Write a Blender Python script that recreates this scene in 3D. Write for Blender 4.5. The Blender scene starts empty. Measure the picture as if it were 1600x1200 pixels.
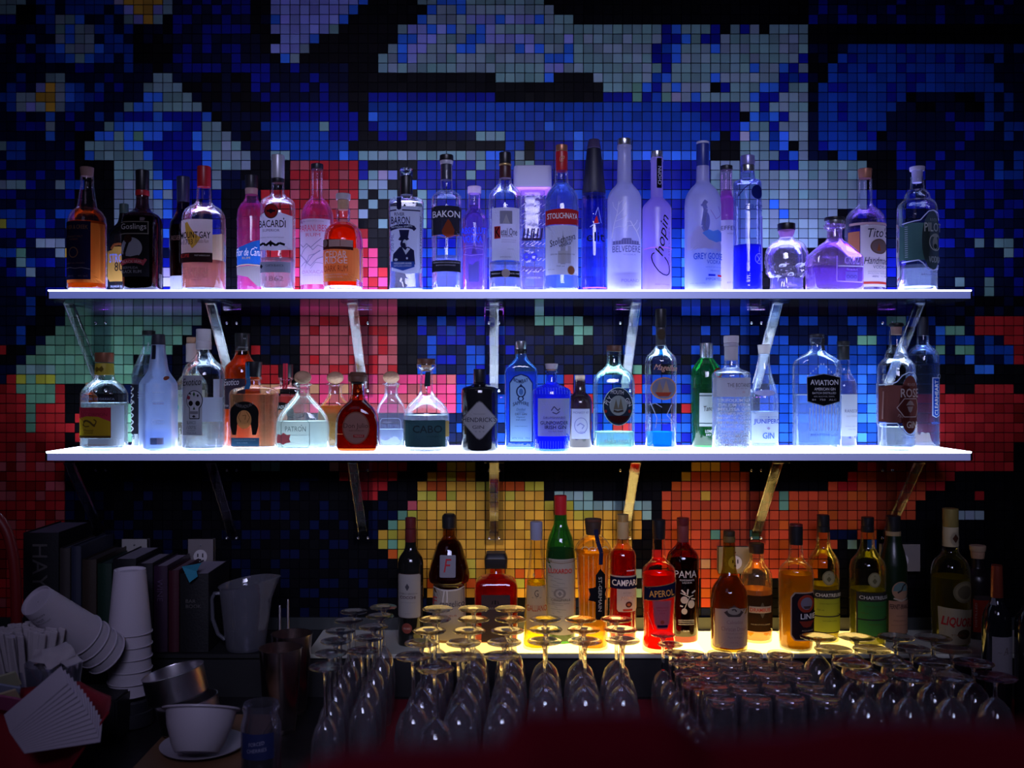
import bpy, bmesh, math, random
import numpy as np
random.seed(7)
PI = math.pi
# ------------------------------------------------------------------ camera, light, exposure
FPX, CU, CV, DW, CZ = 1500.0, 770.0, 600.0, 2.38, 1.6
sc = bpy.context.scene
cam_d = bpy.data.cameras.new('camera'); cam = bpy.data.objects.new('camera', cam_d)
sc.collection.objects.link(cam); sc.camera = cam
cam.location = (0, -DW, CZ); cam.rotation_euler = (PI/2, 0, 0)
cam_d.sensor_width = 36; cam_d.lens = FPX/1600*36; cam_d.shift_x = (800-CU)/1600
cam_d.clip_start = 0.02
cam_d.dof.use_dof = True; cam_d.dof.focus_distance = 2.15; cam_d.dof.aperture_fstop = 4.0
sc.view_settings.view_transform = 'Standard'; sc.view_settings.look = 'None'
sc.view_settings.exposure = 0.0; sc.view_settings.gamma = 1.0
w = bpy.data.worlds.new('world'); sc.world = w; w.use_nodes = True
w.node_tree.nodes['Background'].inputs[0].default_value = (0.35, 0.3, 0.75, 1)
w.node_tree.nodes['Background'].inputs[1].default_value = 0.006
cy = sc.cycles
cy.use_denoising = True
cy.caustics_reflective = False; cy.caustics_refractive = False
cy.max_bounces = 14; cy.transparent_max_bounces = 40; cy.transmission_bounces = 12
cy.glossy_bounces = 4; cy.diffuse_bounces = 3; cy.sample_clamp_indirect = 4.0
cy.blur_glossy = 0.5

def lamp(name, loc, rot, size, energy, col, sy=None):
    d = bpy.data.lights.new(name, 'AREA'); d.energy = energy; d.color = col
    d.shape = 'RECTANGLE'; d.size = size; d.size_y = sy or size
    o = bpy.data.objects.new(name, d); sc.collection.objects.link(o)
    o.location = loc; o.rotation_euler = rot
    return o
# dim lavender room light from the ceiling behind the viewer, bluish front fill added to brighten the labels
lamp('ceiling_lamp', (-0.9, -2.6, 3.0), (math.radians(42), 0, math.radians(-12)), 0.9, 1.3, (0.70, 0.52, 1.0))
bl = lamp('front_fill', (0.12, -2.7, 2.35), (math.radians(73), 0, 0), 1.2, 3.8, (0.62, 0.62, 1.0), 0.5)
bl.data.spread = math.radians(48)

# ------------------------------------------------------------------ materials
_m = {}
def _new(key):
    m = bpy.data.materials.new(key); m.use_nodes = True
    nt = m.node_tree; nt.nodes.clear()
    out = nt.nodes.new('ShaderNodeOutputMaterial')
    return m, nt, out
def C4(c): return (c[0], c[1], c[2], 1)
def N(nt, t, **kw):
    n = nt.nodes.new(t)
    for k, v in kw.items(): n.inputs[k].default_value = v
    return n
def mixs(nt, fac, a, b):
    m = nt.nodes.new('ShaderNodeMixShader')
    if hasattr(fac, 'is_linked') or not isinstance(fac, (int, float)): nt.links.new(fac, m.inputs[0])
    else: m.inputs[0].default_value = fac
    nt.links.new(a.outputs[0], m.inputs[1]); nt.links.new(b.outputs[0], m.inputs[2])
    return m
def paint(c, rough=0.5, metal=0.0, bump=0.0, bscale=60):
    k = ('paint', tuple(c), rough, metal, bump, bscale)
    if k in _m: return _m[k]
    m, nt, out = _new('painted surface')
    p = nt.nodes.new('ShaderNodeBsdfPrincipled')
    p.inputs['Base Color'].default_value = C4(c); p.inputs['Roughness'].default_value = rough
    p.inputs['Metallic'].default_value = metal
    tc = nt.nodes.new('ShaderNodeTexCoord'); no = nt.nodes.new('ShaderNodeTexNoise')
    no.inputs['Scale'].default_value = bscale
    nt.links.new(tc.outputs['Object'], no.inputs['Vector'])
    mr = nt.nodes.new('ShaderNodeMapRange')
    mr.inputs['To Min'].default_value = max(0, rough-0.06); mr.inputs['To Max'].default_value = min(1, rough+0.06)
    nt.links.new(no.outputs['Fac'], mr.inputs['Value']); nt.links.new(mr.outputs[0], p.inputs['Roughness'])
    if bump:
        b = nt.nodes.new('ShaderNodeBump'); b.inputs['Strength'].default_value = bump
        b.inputs['Distance'].default_value = 0.003
        nt.links.new(no.outputs['Fac'], b.inputs['Height']); nt.links.new(b.outputs[0], p.inputs['Normal'])
    nt.links.new(p.outputs[0], out.inputs[0]); _m[k] = m; return m
def paper(c, tr=0.5):
    """printed paper label: half diffuse, half translucent, so light inside the bottle shows through"""
    k = ('paper', tuple(c), tr)
    if k in _m: return _m[k]
    m, nt, out = _new('label paper')
    d = N(nt, 'ShaderNodeBsdfDiffuse', Color=C4(c)); t = N(nt, 'ShaderNodeBsdfTranslucent', Color=C4(c))
    a = mixs(nt, tr, d, t)
    nt.links.new(a.outputs[0], out.inputs[0]); _m[k] = m; return m
def glass(tint=(1, 1, 1), frost=0.0, ior=1.5, spec=1.0):
    """thin bottle wall: tinted see-through, Fresnel reflection, optional frosting"""
    k = ('glass', tuple(tint), frost, ior, spec)
    if k in _m: return _m[k]
    m, nt, out = _new('bottle glass')
    t = N(nt, 'ShaderNodeBsdfTransparent', Color=C4(tint))
    # frosting, and more scattering where the wall is seen edge-on and the light path through it is long
    d = N(nt, 'ShaderNodeBsdfDiffuse', Color=C4(tint)); tl = N(nt, 'ShaderNodeBsdfTranslucent', Color=C4(tint))
    b = mixs(nt, 0.6, d, tl)
    lw = nt.nodes.new('ShaderNodeLayerWeight'); lw.inputs['Blend'].default_value = 0.5
    pw = nt.nodes.new('ShaderNodeMath'); pw.operation = 'POWER'; pw.inputs[1].default_value = 4.0
    ma = nt.nodes.new('ShaderNodeMath'); ma.operation = 'MULTIPLY_ADD'; ma.use_clamp = True
    ma.inputs[1].default_value = 0.45*(1-frost); ma.inputs[2].default_value = frost
    nt.links.new(lw.outputs['Facing'], pw.inputs[0]); nt.links.new(pw.outputs[0], ma.inputs[0])
    a = mixs(nt, ma.outputs[0], t, b)
    g = N(nt, 'ShaderNodeBsdfGlossy', Roughness=0.03 if frost < 0.3 else 0.3); g.inputs[0].default_value = C4((spec,)*3)
    fr = nt.nodes.new('ShaderNodeFresnel'); fr.inputs['IOR'].default_value = ior
    tc = nt.nodes.new('ShaderNodeTexCoord'); no = nt.nodes.new('ShaderNodeTexNoise')
    no.inputs['Scale'].default_value = 45
    nt.links.new(tc.outputs['Object'], no.inputs['Vector'])
    bp = nt.nodes.new('ShaderNodeBump'); bp.inputs['Strength'].default_value = 0.35; bp.inputs['Distance'].default_value = 0.002
    nt.links.new(no.outputs['Fac'], bp.inputs['Height'])
    nt.links.new(bp.outputs[0], g.inputs['Normal']); nt.links.new(bp.outputs[0], fr.inputs['Normal'])
    ge = nt.nodes.new('ShaderNodeNewGeometry'); sb = nt.nodes.new('ShaderNodeMath'); sb.operation = 'MULTIPLY_ADD'; sb.inputs[1].default_value = -0.55; sb.inputs[2].default_value = 1.0
    nt.links.new(ge.outputs['Backfacing'], sb.inputs[0])
    mu = nt.nodes.new('ShaderNodeMath'); mu.operation = 'MULTIPLY'
    nt.links.new(fr.outputs[0], mu.inputs[0]); nt.links.new(sb.outputs[0], mu.inputs[1])
    a = mixs(nt, mu.outputs[0], a, g)
    nt.links.new(a.outputs[0], out.inputs[0]); _m[k] = m; return m
def solid(tint=(1, 1, 1), ior=1.49, rough=0.0, see=0.0):
    """solid clear acrylic or thick glass: real refraction"""
    k = ('solid', tuple(tint), ior, rough, see)
    if k in _m: return _m[k]
    m, nt, out = _new('clear solid')
    g = N(nt, 'ShaderNodeBsdfGlass', Color=C4(tint), Roughness=rough, IOR=ior)
    a = g
    if see:
        t = N(nt, 'ShaderNodeBsdfTransparent', Color=C4(tint)); a = mixs(nt, see, g, t)
    nt.links.new(a.outputs[0], out.inputs[0]); _m[k] = m; return m
def liquid(c, glow=0.3, see=0.45):
    """liquid: refracting, partly straight see-through, a little scattering so light from below fills it"""
    k = ('liquid', tuple(c), glow, see)
    if k in _m: return _m[k]
    m, nt, out = _new('liquid')
    t = N(nt, 'ShaderNodeBsdfTransparent', Color=C4(c))
    r = N(nt, 'ShaderNodeBsdfRefraction', Color=C4(c), Roughness=0.0, IOR=1.33)
    tl = N(nt, 'ShaderNodeBsdfTranslucent', Color=C4(c))
    a = mixs(nt, see, r, t); a = mixs(nt, glow, a, tl)
    nt.links.new(a.outputs[0], out.inputs[0]); _m[k] = m; return m
def emit(c, s):
    k = ('emit', tuple(c), s)
    if k in _m: return _m[k]
    m, nt, out = _new('lit acrylic')
    e = N(nt, 'ShaderNodeEmission', Color=C4(c), Strength=s)
    nt.links.new(e.outputs[0], out.inputs[0]); _m[k] = m; return m
def glowedge(c, s):
    """frosted acrylic slab lit from within by its LEDs"""
    m, nt, out = _new('edge lit acrylic')
    p = nt.nodes.new('ShaderNodeBsdfPrincipled')
    p.inputs['Base Color'].default_value = (0.42, 0.45, 0.6, 1); p.inputs['Roughness'].default_value = 0.3
    p.inputs['Emission Color'].default_value = C4(c); p.inputs['Emission Strength'].default_value = s
    nt.links.new(p.outputs[0], out.inputs[0]); return m

# ------------------------------------------------------------------ objects
col = sc.collection
def W(u, v, d): return ((u-CU)/FPX*d, -DW+d, CZ-(v-CV)/FPX*d)
def mesh_obj(name, verts, faces, mat, parent=None, smooth=True, ang=35):
    me = bpy.data.meshes.new(name)
    me.from_pydata([tuple(map(float, v)) for v in verts], [], faces)
    if mat is not None: me.materials.append(mat)
    if smooth:
        me.polygons.foreach_set('use_smooth', [True]*len(me.polygons))
        bm = bmesh.new(); bm.from_mesh(me)
        for e in bm.edges:
            if len(e.link_faces) == 2 and e.calc_face_angle(0) > math.radians(ang): e.smooth = False
        bmesh.ops.recalc_face_normals(bm, faces=bm.faces)
        bm.to_mesh(me); bm.free()
    me.update()
    o = bpy.data.objects.new(name, me); col.objects.link(o)
    if parent: o.parent = parent
    return o
def tag(o, label=None, cat=None, group=None, kind=None):
    if label: o['label'] = label
    if cat: o['category'] = cat
    if group: o['group'] = group
    if kind: o['kind'] = kind
    return o
def root(name, loc, label, cat, group=None, rz=0):
    o = bpy.data.objects.new(name, None); col.objects.link(o)
    o.location = loc; o.rotation_euler = (0, 0, rz); o.empty_display_size = 0.02
    return tag(o, label, cat, group)
class MB:
    def __init__(s): s.v = []; s.f = []
    def add(s, v, f):
        n = len(s.v); s.v += [tuple(p) for p in v]; s.f += [tuple(i+n for i in q) for q in f]
    def box(s, x0, y0, z0, x1, y1, z1, M=None):
        v = [(x, y, z) for z in (z0, z1) for y in (y0, y1) for x in (x0, x1)]
        if M: v = [M(p) for p in v]
        s.add(v, [(0, 2, 3, 1), (4, 5, 7, 6), (0, 1, 5, 4), (2, 6, 7, 3), (0, 4, 6, 2), (1, 3, 7, 5)])
    def lathe(s, prof, n=32, M=None, closed=False):
        """prof: (r, z) list; r 0 ends close"""
        v = []; f = []
        for (r, z) in prof:
            for i in range(n):
                a = 2*PI*i/n; v.append((r*math.cos(a), r*math.sin(a), z))
        k = len(prof)
        for j in range(k-1 + (1 if closed else 0)):
            a0 = j*n; b0 = ((j+1) % k)*n
            for i in range(n):
                f.append((a0+i, a0+(i+1) % n, b0+(i+1) % n, b0+i))
        if not closed:
            f.append(tuple(range(n))[::-1]); f.append(tuple((k-1)*n+i for i in range(n)))
        if M: v = [M(p) for p in v]
        s.add(v, f)
    def tube(s, pts, r, n=10, caps=True):
        from mathutils import Vector
        pts = [Vector(p) for p in pts]; v = []; f = []
        up = Vector((0, 0, 1)); prev = None
        for i, p in enumerate(pts):
            t = (pts[min(i+1, len(pts)-1)]-pts[max(i-1, 0)]).normalized()
            a = t.cross(up if abs(t.z) < 0.95 else Vector((1, 0, 0))).normalized()
            if prev is not None:
                a = (prev-t*prev.dot(t)).normalized()
            prev = a; b = t.cross(a)
            rr = r[i] if isinstance(r, (list, tuple)) else r
            for k in range(n):
                th = 2*PI*k/n; q = p+a*rr*math.cos(th)+b*rr*math.sin(th); v.append(tuple(q))
        for j in range(len(pts)-1):
            for k in range(n):
                f.append((j*n+k, j*n+(k+1) % n, (j+1)*n+(k+1) % n, (j+1)*n+k))
        if caps: f.append(tuple(range(n))[::-1]); f.append(tuple((len(pts)-1)*n+k for k in range(n)))
        s.add(v, f)
    def build(s, name, mat, parent=None, smooth=True, ang=35): return mesh_obj(name, s.v, s.f, mat, parent, smooth, ang)
def bevel(o, w=0.002, seg=2):
    bm = bmesh.new(); bm.from_mesh(o.data)
    es = [e for e in bm.edges if len(e.link_faces) == 2 and e.calc_face_angle(0) > 0.5]
    bmesh.ops.bevel(bm, geom=es, offset=w, segments=seg, affect='EDGES', clamp_overlap=True)
    for f in bm.faces: f.smooth = True
    for e in bm.edges:
        if len(e.link_faces) == 2 and e.calc_face_angle(0) > 0.6: e.smooth = False
    bm.to_mesh(o.data); bm.free(); return o

# ------------------------------------------------------------------ mosaic wall
CODE = dict(k=(.005, .005, .007), n=(.005, .009, .042), b=(.007, .014, .32), m=(.012, .070, .44), u=(.05, .22, .95),
            s=(.34, .37, .85), g=(.24, .42, .40), y=(.30, .41, .46), G=(.17, .40, .26), R=(.50, .022, .026), r=(.54, .10, .11),
            P=(.80, .06, .17), O=(.62, .11, .02), Y=(.78, .42, .05), L=(.56, .52, .06), c=(.70, .36, .18), w=(.55, .50, .66),
            h=(.30, .012, .014), e=(.60, .075, .028))
XC = np.array([-41, 7.9, 423.25, 804.5, 1198.5, 1259.2, 1519, 1660]); XK = np.array([-3.2, 0, 27, 52, 78, 82, 99, 108.2])
YC = np.array([-22, 8, 310.6, 735.75, 1100]); YK = np.array([-2, 0, 20, 48, 72])
NC, NR, C0, R0 = 118, 84, -7, -6
grid = [['n']*NC for _ in range(NR)]
def cellc(c, r):
    return np.interp(c+.5, XK, XC, left=-41+(c+3.7)*15.3, right=1660+(c-107.7)*15.2), np.interp(r+.5, YK, YC) if r+.5 < 72 else 1100+(r-71.5)*15.2
CU_ = [[cellc(c+C0, r+R0) for c in range(NC)] for r in range(NR)]
def poly(code, *pts):
    for r in range(NR):
        for c in range(NC):
            x, y = CU_[r][c]; ins = False; j = len(pts)-1
            for i in range(len(pts)):
                xi, yi = pts[i]; xj, yj = pts[j]
                if (yi > y) != (yj > y) and x < (xj-xi)*(y-yi)/(yj-yi)+xi: ins = not ins
                j = i
            if ins: grid[r][c] = random.choice(code)
def rect(code, x0, y0, x1, y1): poly(code, (x0, y0), (x1, y0), (x1, y1), (x0, y1))
def row(v, s):
    """v: middle of the row; tokens x+codes, each running to the next token's x; '-' leaves tiles alone"""
    r = min(range(NR), key=lambda r: abs(CU_[r][40][1]-v))
    toks = []
    for t in s.split():
        i = 0
        while i < len(t) and (t[i].isdigit()): i += 1
        toks.append((int(t[:i]), t[i:] or '-'))
    for i, (x0, cd) in enumerate(toks):
        if cd == '-': continue
        x1 = toks[i+1][0] if i+1 < len(toks) else x0+15
        for c in range(NC):
            if x0-1 <= CU_[r][c][0] < x1-1: grid[r][c] = random.choice(cd)
# broad fields
rect('nnnbm', -60, -40, 205, 470); rect('nbbn', 205, -20, 400, 115); rect('kkkn', 160, -10, 262, 115)
rect('kkn', 24, -40, 50, 38); rect('mmn', 55, 0, 205, 110); rect('nnb', 60, 100, 200, 125)
rect('kn', 262, 115, 425, 300); rect('k', 115, 205, 177, 450); rect('nnb', 0, 175, 115, 470)
rect('kkn', 400, -20, 652, 115); rect('nnb', 400, 100, 545, 160); rect('k', 545, 99, 941, 160)
rect('k', 850, -20, 1290, 38); rect('bnn', 1259, -20, 1660, 38); rect('k', 1259, 38, 1660, 68)
rect('bbm', 424, 160, 560, 250); rect('k', 562, 160, 577, 250); rect('mmmb', 577, 160, 1153, 300)
rect('bbm', 577, 205, 745, 222); rect('k', 393, 250, 450, 300); rect('k', 350, 295, 395, 460)
rect('mmbb', 640, 250, 1153, 470); rect('mmu', 850, 250, 1100, 450)
rect('k', 561, 300, 640, 460); rect('bbn', 255, 295, 350, 470); rect('gyy', 1108, 160, 1260, 450)
rect('nnk', 1259, 68, 1660, 300); rect('nnb', 1320, 240, 1660, 470); rect('k', 1100, 380, 1320, 460)
poly('mmmb', (1335, 68), (1600, 68), (1600, 145), (1430, 145), (1396, 160), (1381, 190), (1365, 235), (1350, 250), (1275, 235), (1275, 145), (1290, 100), (1305, 84))
rect('nkk', 1390, 160, 1535, 175); rect('nnb', 1396, 175, 1535, 300); rect('mn', 1535, 68, 1660, 280)
rect('k', 1335, 235, 1400, 300)
# between the shelves
rect('nnk', -60, 470, 1660, 602); rect('mnn', -60, 470, 60, 540); rect('kkn', 316, 468, 471, 700); rect('knn', 655, 470, 800, 600)
rect('bnnm', 655, 494, 800, 600); rect('bmmn', 715, 590, 880, 705); rect('mnnn', 926, 470, 1210, 560); rect('mmmn', 1070, 540, 1210, 705)
rect('bmmm', 880, 590, 1070, 705); rect('RRm', 940, 655, 990, 695); rect('R', 915, 615, 926, 645); rect('mmm', 1210, 535, 1384, 705); rect('mmu', 1240, 575, 1360, 705); rect('k', 624, 586, 655, 590)
rect('nnmm', 1210, 494, 1460, 540); rect('nmmn', 1440, 520, 1600, 590); rect('k', 1384, 575, 1660, 613)
rect('k', 624, 468, 655, 586)
# below the shelves
rect('kkn', -60, 705, 640, 1200); rect('k', 640, 705, 1660, 1200); rect('kkkn', 600, 936, 1200, 990)
# left: reds and greens
rect('RrRRh', -60, 602, 100, 1200); rect('k', 100, 602, 197, 705)
for v, s in {486: '100G 316', 501: '100G 316', 517: '85G 301', 532: '69G 285', 547: '0R 8- 54G 270', 563: '39G 215k 235- ', 579: '23g 85G 215k',
             594: '8R 23L 38G 54L 85G 210k', 609: '8R 23G 85R 100k', 624: '0R 38G 85R 100k', 640: '0R 38G 54R 100k 197G 211k',
             655: '0R 38G 54R 100k 115R 130k 197G 211k', 670: '0R 38G 54R 100R 115k 197G 211k', 685: '0R 100k 115R 130k 197G 211k',
             731: '54r 69', 776: '54r 69'}.items(): row(v, s)
poly('k', (100, 478), (85, 505), (69, 520), (54, 535), (39, 550), (23, 565), (8, 580), (8, 560), (24, 540), (40, 520), (55, 500), (70, 478))
row(0, '-45g 38'.replace('-45g', '0g')); row(13, '0g 23')
# flowers
for v, s in {0: '177w 192Y 253g 270', 13: '192s 207Y 237s 253g 270', 28: '84y 99g 114u 129- 192g 207s 222Y 237g 253', 43: '84g 99u 114g 129y 145',
             58: '84y 99u 114g 129y 145- 162m 192', 73: '84u 99y 145u 160', 88: '99u 114g 129u 145', 120: '69g 99', 135: '53s 69Y 84y 99u 114m 130- 145m 160',
             150: '0m 23y 53Y 84y 99u 114m 145', 165: '8m 23y 38s 53y 69Y 84y 99m 130', 180: '69u 84', 196: '69y 84', 211: '69u 84 ', 226: '0g 8m 38',
             242: '8m 38', 287: '0y 8g 38- 84y 99m 130', 333: '0m 38- 84m 114', 348: '0L 8m 38- 53m 69- 100m 114', 379: '53y 100', 394: '0m 23G 38- 84y 100Y 114',
             409: '23g 38m 53', 425: '23m 38y 53'}.items(): row(v, s)
# green pyramid at the upper left
for v, s in {120: '240g 270', 135: '225g 286', 150: '225u 255g 301', 165: '193g 208u 240g 316', 181: '178m 193b 240u 255b 317u 332', 196: '162g 178u 270m 286b 317g 347',
             211: '146u 178g 193u 208G 225u 255b 302u 317g 347y 362', 226: '131g 193u 225b 302u 317g 347y 362g 377', 242: '131u 146g 225u 240b 317u 332gy 393',
             257: '177g 240m 255b 317u 332gy 393', 272: '177g 240u 255b 332y 347', 287: '177y 225g 255u 270b 332y 347', 303: '177y 240u 255y 270b 332',
             318: '177y 240y 255u 270b', 333: '177y 240y 255u 270b', 348: '177y 240b 270b', 364: '177y 240b 255u 285', 379: '177y 240y 255b 285', 394: '177k 240b',
             409: '177k 255bn 300', 425: '162k 255w 270k', 440: '162w 177k 255w 285k'}.items(): row(v, s)
# periwinkle block and the large pale field
for v, s in {0: '423s 560u 575k 652g 682u 728g 850', 15: '423s 545u 560k 667u 682y 712u 728y 865', 30: '423u 438s 530u 545k 652u 667y 728s 774u 790s 835u 850y 865g 895',
             46: '423s 515g 530k 622g 637s 667u 682s 697u 712y 728g 743u 758s 773y 790g 1032b 1047u 1062g 1107b 1122k 1138g 1153b 1168y 1183k 1198g 1259',
             61: '438s 484u 499k 622u 652s 682y 697g 712y 728u 758s 835y 850g 880s 895gyg 1032b 1062u 1078g 1092b 1122gy 1259',
             76: '423s 469y 484k 607y 622u 637s 667y 712u 743y 805u 820s 835u 850y 880u 895gyg 1017b 1032m 1047u 1062gy 1107u 1122gy 1259',
             91: '438u 454y 469k 592g 607y 622u 637s 652y 667gyy 850u 895gyg 1017b 1047u 1062gy 1228y 1244b 1259',
             107: '592gyg 850s 880gyg 1032b 1047g 1168u 1183gy 1213u 1228b 1244y 1259', 122: '774g 850u 865k 926gyg 1017m 1032u 1047g 1107u 1122gy 1213b 1228m 1244b 1259',
             137: '545k 941g 987G 1002u 1017b 1032y 1047u 1062y 1107k 1122b 1138g 1183u 1213b 1228g 1259', 152: '577b 745b 774k 941b 987G 1002b 1017m 1032G 1047w 1062y 1077u 1092g 1168u 1183b 1213y 1259',
             167: '455b 546k 577m 1062b 1153y 1168g 1183b 1198ygg 1259', 183: '424b 560k 577u 592m 1092b 1153k 1168u 1183m 1198u 1213b 1228y 1259',
             198: '409m 484m 500g 515b 560k 577b 592m 850u 865m 1107b 1153u 1168g 1198b 1213y 1259', 213: '424m 515b 560k 592b 640n 745g 790m 895u 910m 1122k 1138b 1153w 1168u 1183g 1198m 1213u 1228y 1259',
             228: '424u 440m 545k 790m 820k 835b 895u 910m 1108k 1153g 1198m 1213u 1228k 1244y 1259', 243: '424g 454m 530u 545m 562gyg 758u 790m 805y 820k 835m 895u 1108k 1153g 1213b 1228u 1244y 1259',
             258: '562b 577k 650b 745g 760m 805g 835b 1108y 1198b 1244g 1350', 273: '562b 577g 592w 607s 622k 652b 728g 743b 1108yyg 1350', 288: '562g 577y 607k 640u 655b 1108yyg 1350',
             303: '561g 576k 592g 620k 655g 668m 1108yg 1350', 318: '561k 576g 592k 655g 668b 1108y 1200u 1215y 1350', 333: '561y 576k 655g 668b 1108y 1215u 1230y 1305k 1320',
             348: '576k 592g 607k 655g 668b 1108y 1290k 1320', 364: '1108y 1290k', 379: '1108y 1275k'}.items(): row(v, s)
# red field left of centre
rect('Rrr', 378, 326, 455, 460); rect('RRR', 410, 296, 455, 460); rect('RRRr', 455, 250, 561, 357); rect('RPPR', 455, 357, 561, 460)
rect('RP', 561, 357, 576, 460); rect('RPP', 576, 388, 592, 460); rect('RP', 592, 418, 607, 460); rect('rrR', 448, 281, 470, 296)
rect('rrRr', 471, 468, 624, 640); rect('Pr', 471, 586, 715, 645); rect('R', 400, 571, 437, 601); rect('c', 410, 601, 437, 617)
rect('c', 487, 601, 500, 617); rect('c', 537, 601, 548, 617); rect('R', 394, 540, 409, 555); rect('rP', 437, 617, 640, 640)
# scattered pale tiles
for v, s in {379: '1552g 1567', 385: '1521g 1536- 1567g 1582', 400: '1567g 1582', 438: '1491g 1506- 1537g 1552', 453: '1537g 1552',
             486: '836G 851', 471: '836G 851', 501: '836G 911- 1384G 1415- 1522R 1620', 516: '866G 881k 896G 926- 1460u 1475G 1506- 1522R 1620', 531: '896G 911k 926- 1339G 1370- 1567R 1620',
             547: '896k 911- 1452G 1467- 1491G 1520- 1537m 1552- 1583R 1620', 562: '1506u 1521- 1583R 1620', 577: '975G 1005- 1339u 1370- 1521u 1552', 592: '883R 893- 991R 1007',
             607: '883R 895- 991R 1007- 1460R 1475- 1521R 1583', 637: '1007k 1063R 1078'}.items(): row(v, s)
# right: reds and oranges below
rect('RRhR', 1384+46, 613, 1660, 737); rect('RRh', 1339, 720, 1500, 740); rect('Re', 1324, 737, 1491, 752); rect('eeR', 1294, 752, 1477, 768)
poly('k', (1583, 700), (1660, 640), (1660, 750), (1583, 750))
poly('eeeO', (1035, 768), (1200, 768), (1437, 768), (1430, 798), (1415, 814), (1380, 830), (1345, 845), (1300, 845), (1285, 890), (1265, 905), (1160, 890), (1125, 915), (1112, 950), (1096, 950), (1096, 920), (1080, 905), (1035, 905))
poly('eeOY', (1065, 735), (1081, 720), (1156, 720), (1172, 768), (1172, 783), (1050, 783), (1050, 752))
rect('k', 1172, 737, 1290, 768)
row(776, '1219G 1234- 1525R 1540'); row(791, '1219G 1234'); row(837, '1114G 1128- 1174G 1188'); row(883, '1096c 1111'); row(807, '1495y 1541'); row(852, '1325g 1340- 1345m 1360')
rect('n', 1295, 830, 1340, 845)
# yellow field and the black and pale green bands above it
poly('YYYYOL', (700, 720), (745, 720), (745, 752), (850, 752), (850, 783), (926, 783), (926, 798), (1005, 798), (1005, 905), (990, 936), (668, 936), (650, 900), (623, 875), (593, 860), (593, 830), (608, 814), (640, 798), (655, 783), (655, 752), (670, 737), (685, 720))
for v, s in {728: '517c 530R 640k 685R 700L 715Y 730L 745k', 744: '531R 624k 670Y 685O 700L 715O 730Y 745k', 759: '560R 608k 655Y 670O 685O 700Y 745L 775O 805O 820L 850k',
             774: '424n 439- 565R 592k 655L 685O 700L 715Y 790L 805Y 850k 866g 926k', 789: '640r 653Y 850L 895g 1020k', 805: '623G 640L 653Y 895L 925Y 1005g 1020k', 820: '608G 623L 640Y 1004k',
             835: '593Y 608L 623Y 1004k', 850: '593L 608G 623L 640Y 990k', 866: '608O 623L 650Y 990k 1020R'}.items(): row(v, s)
rect('kkg', 990, 866, 1035, 980)
for v, s in {728: '400G 440', 735: '190n', 774: '424n 439', 835: '400n 423'}.items(): row(v, s)

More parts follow.
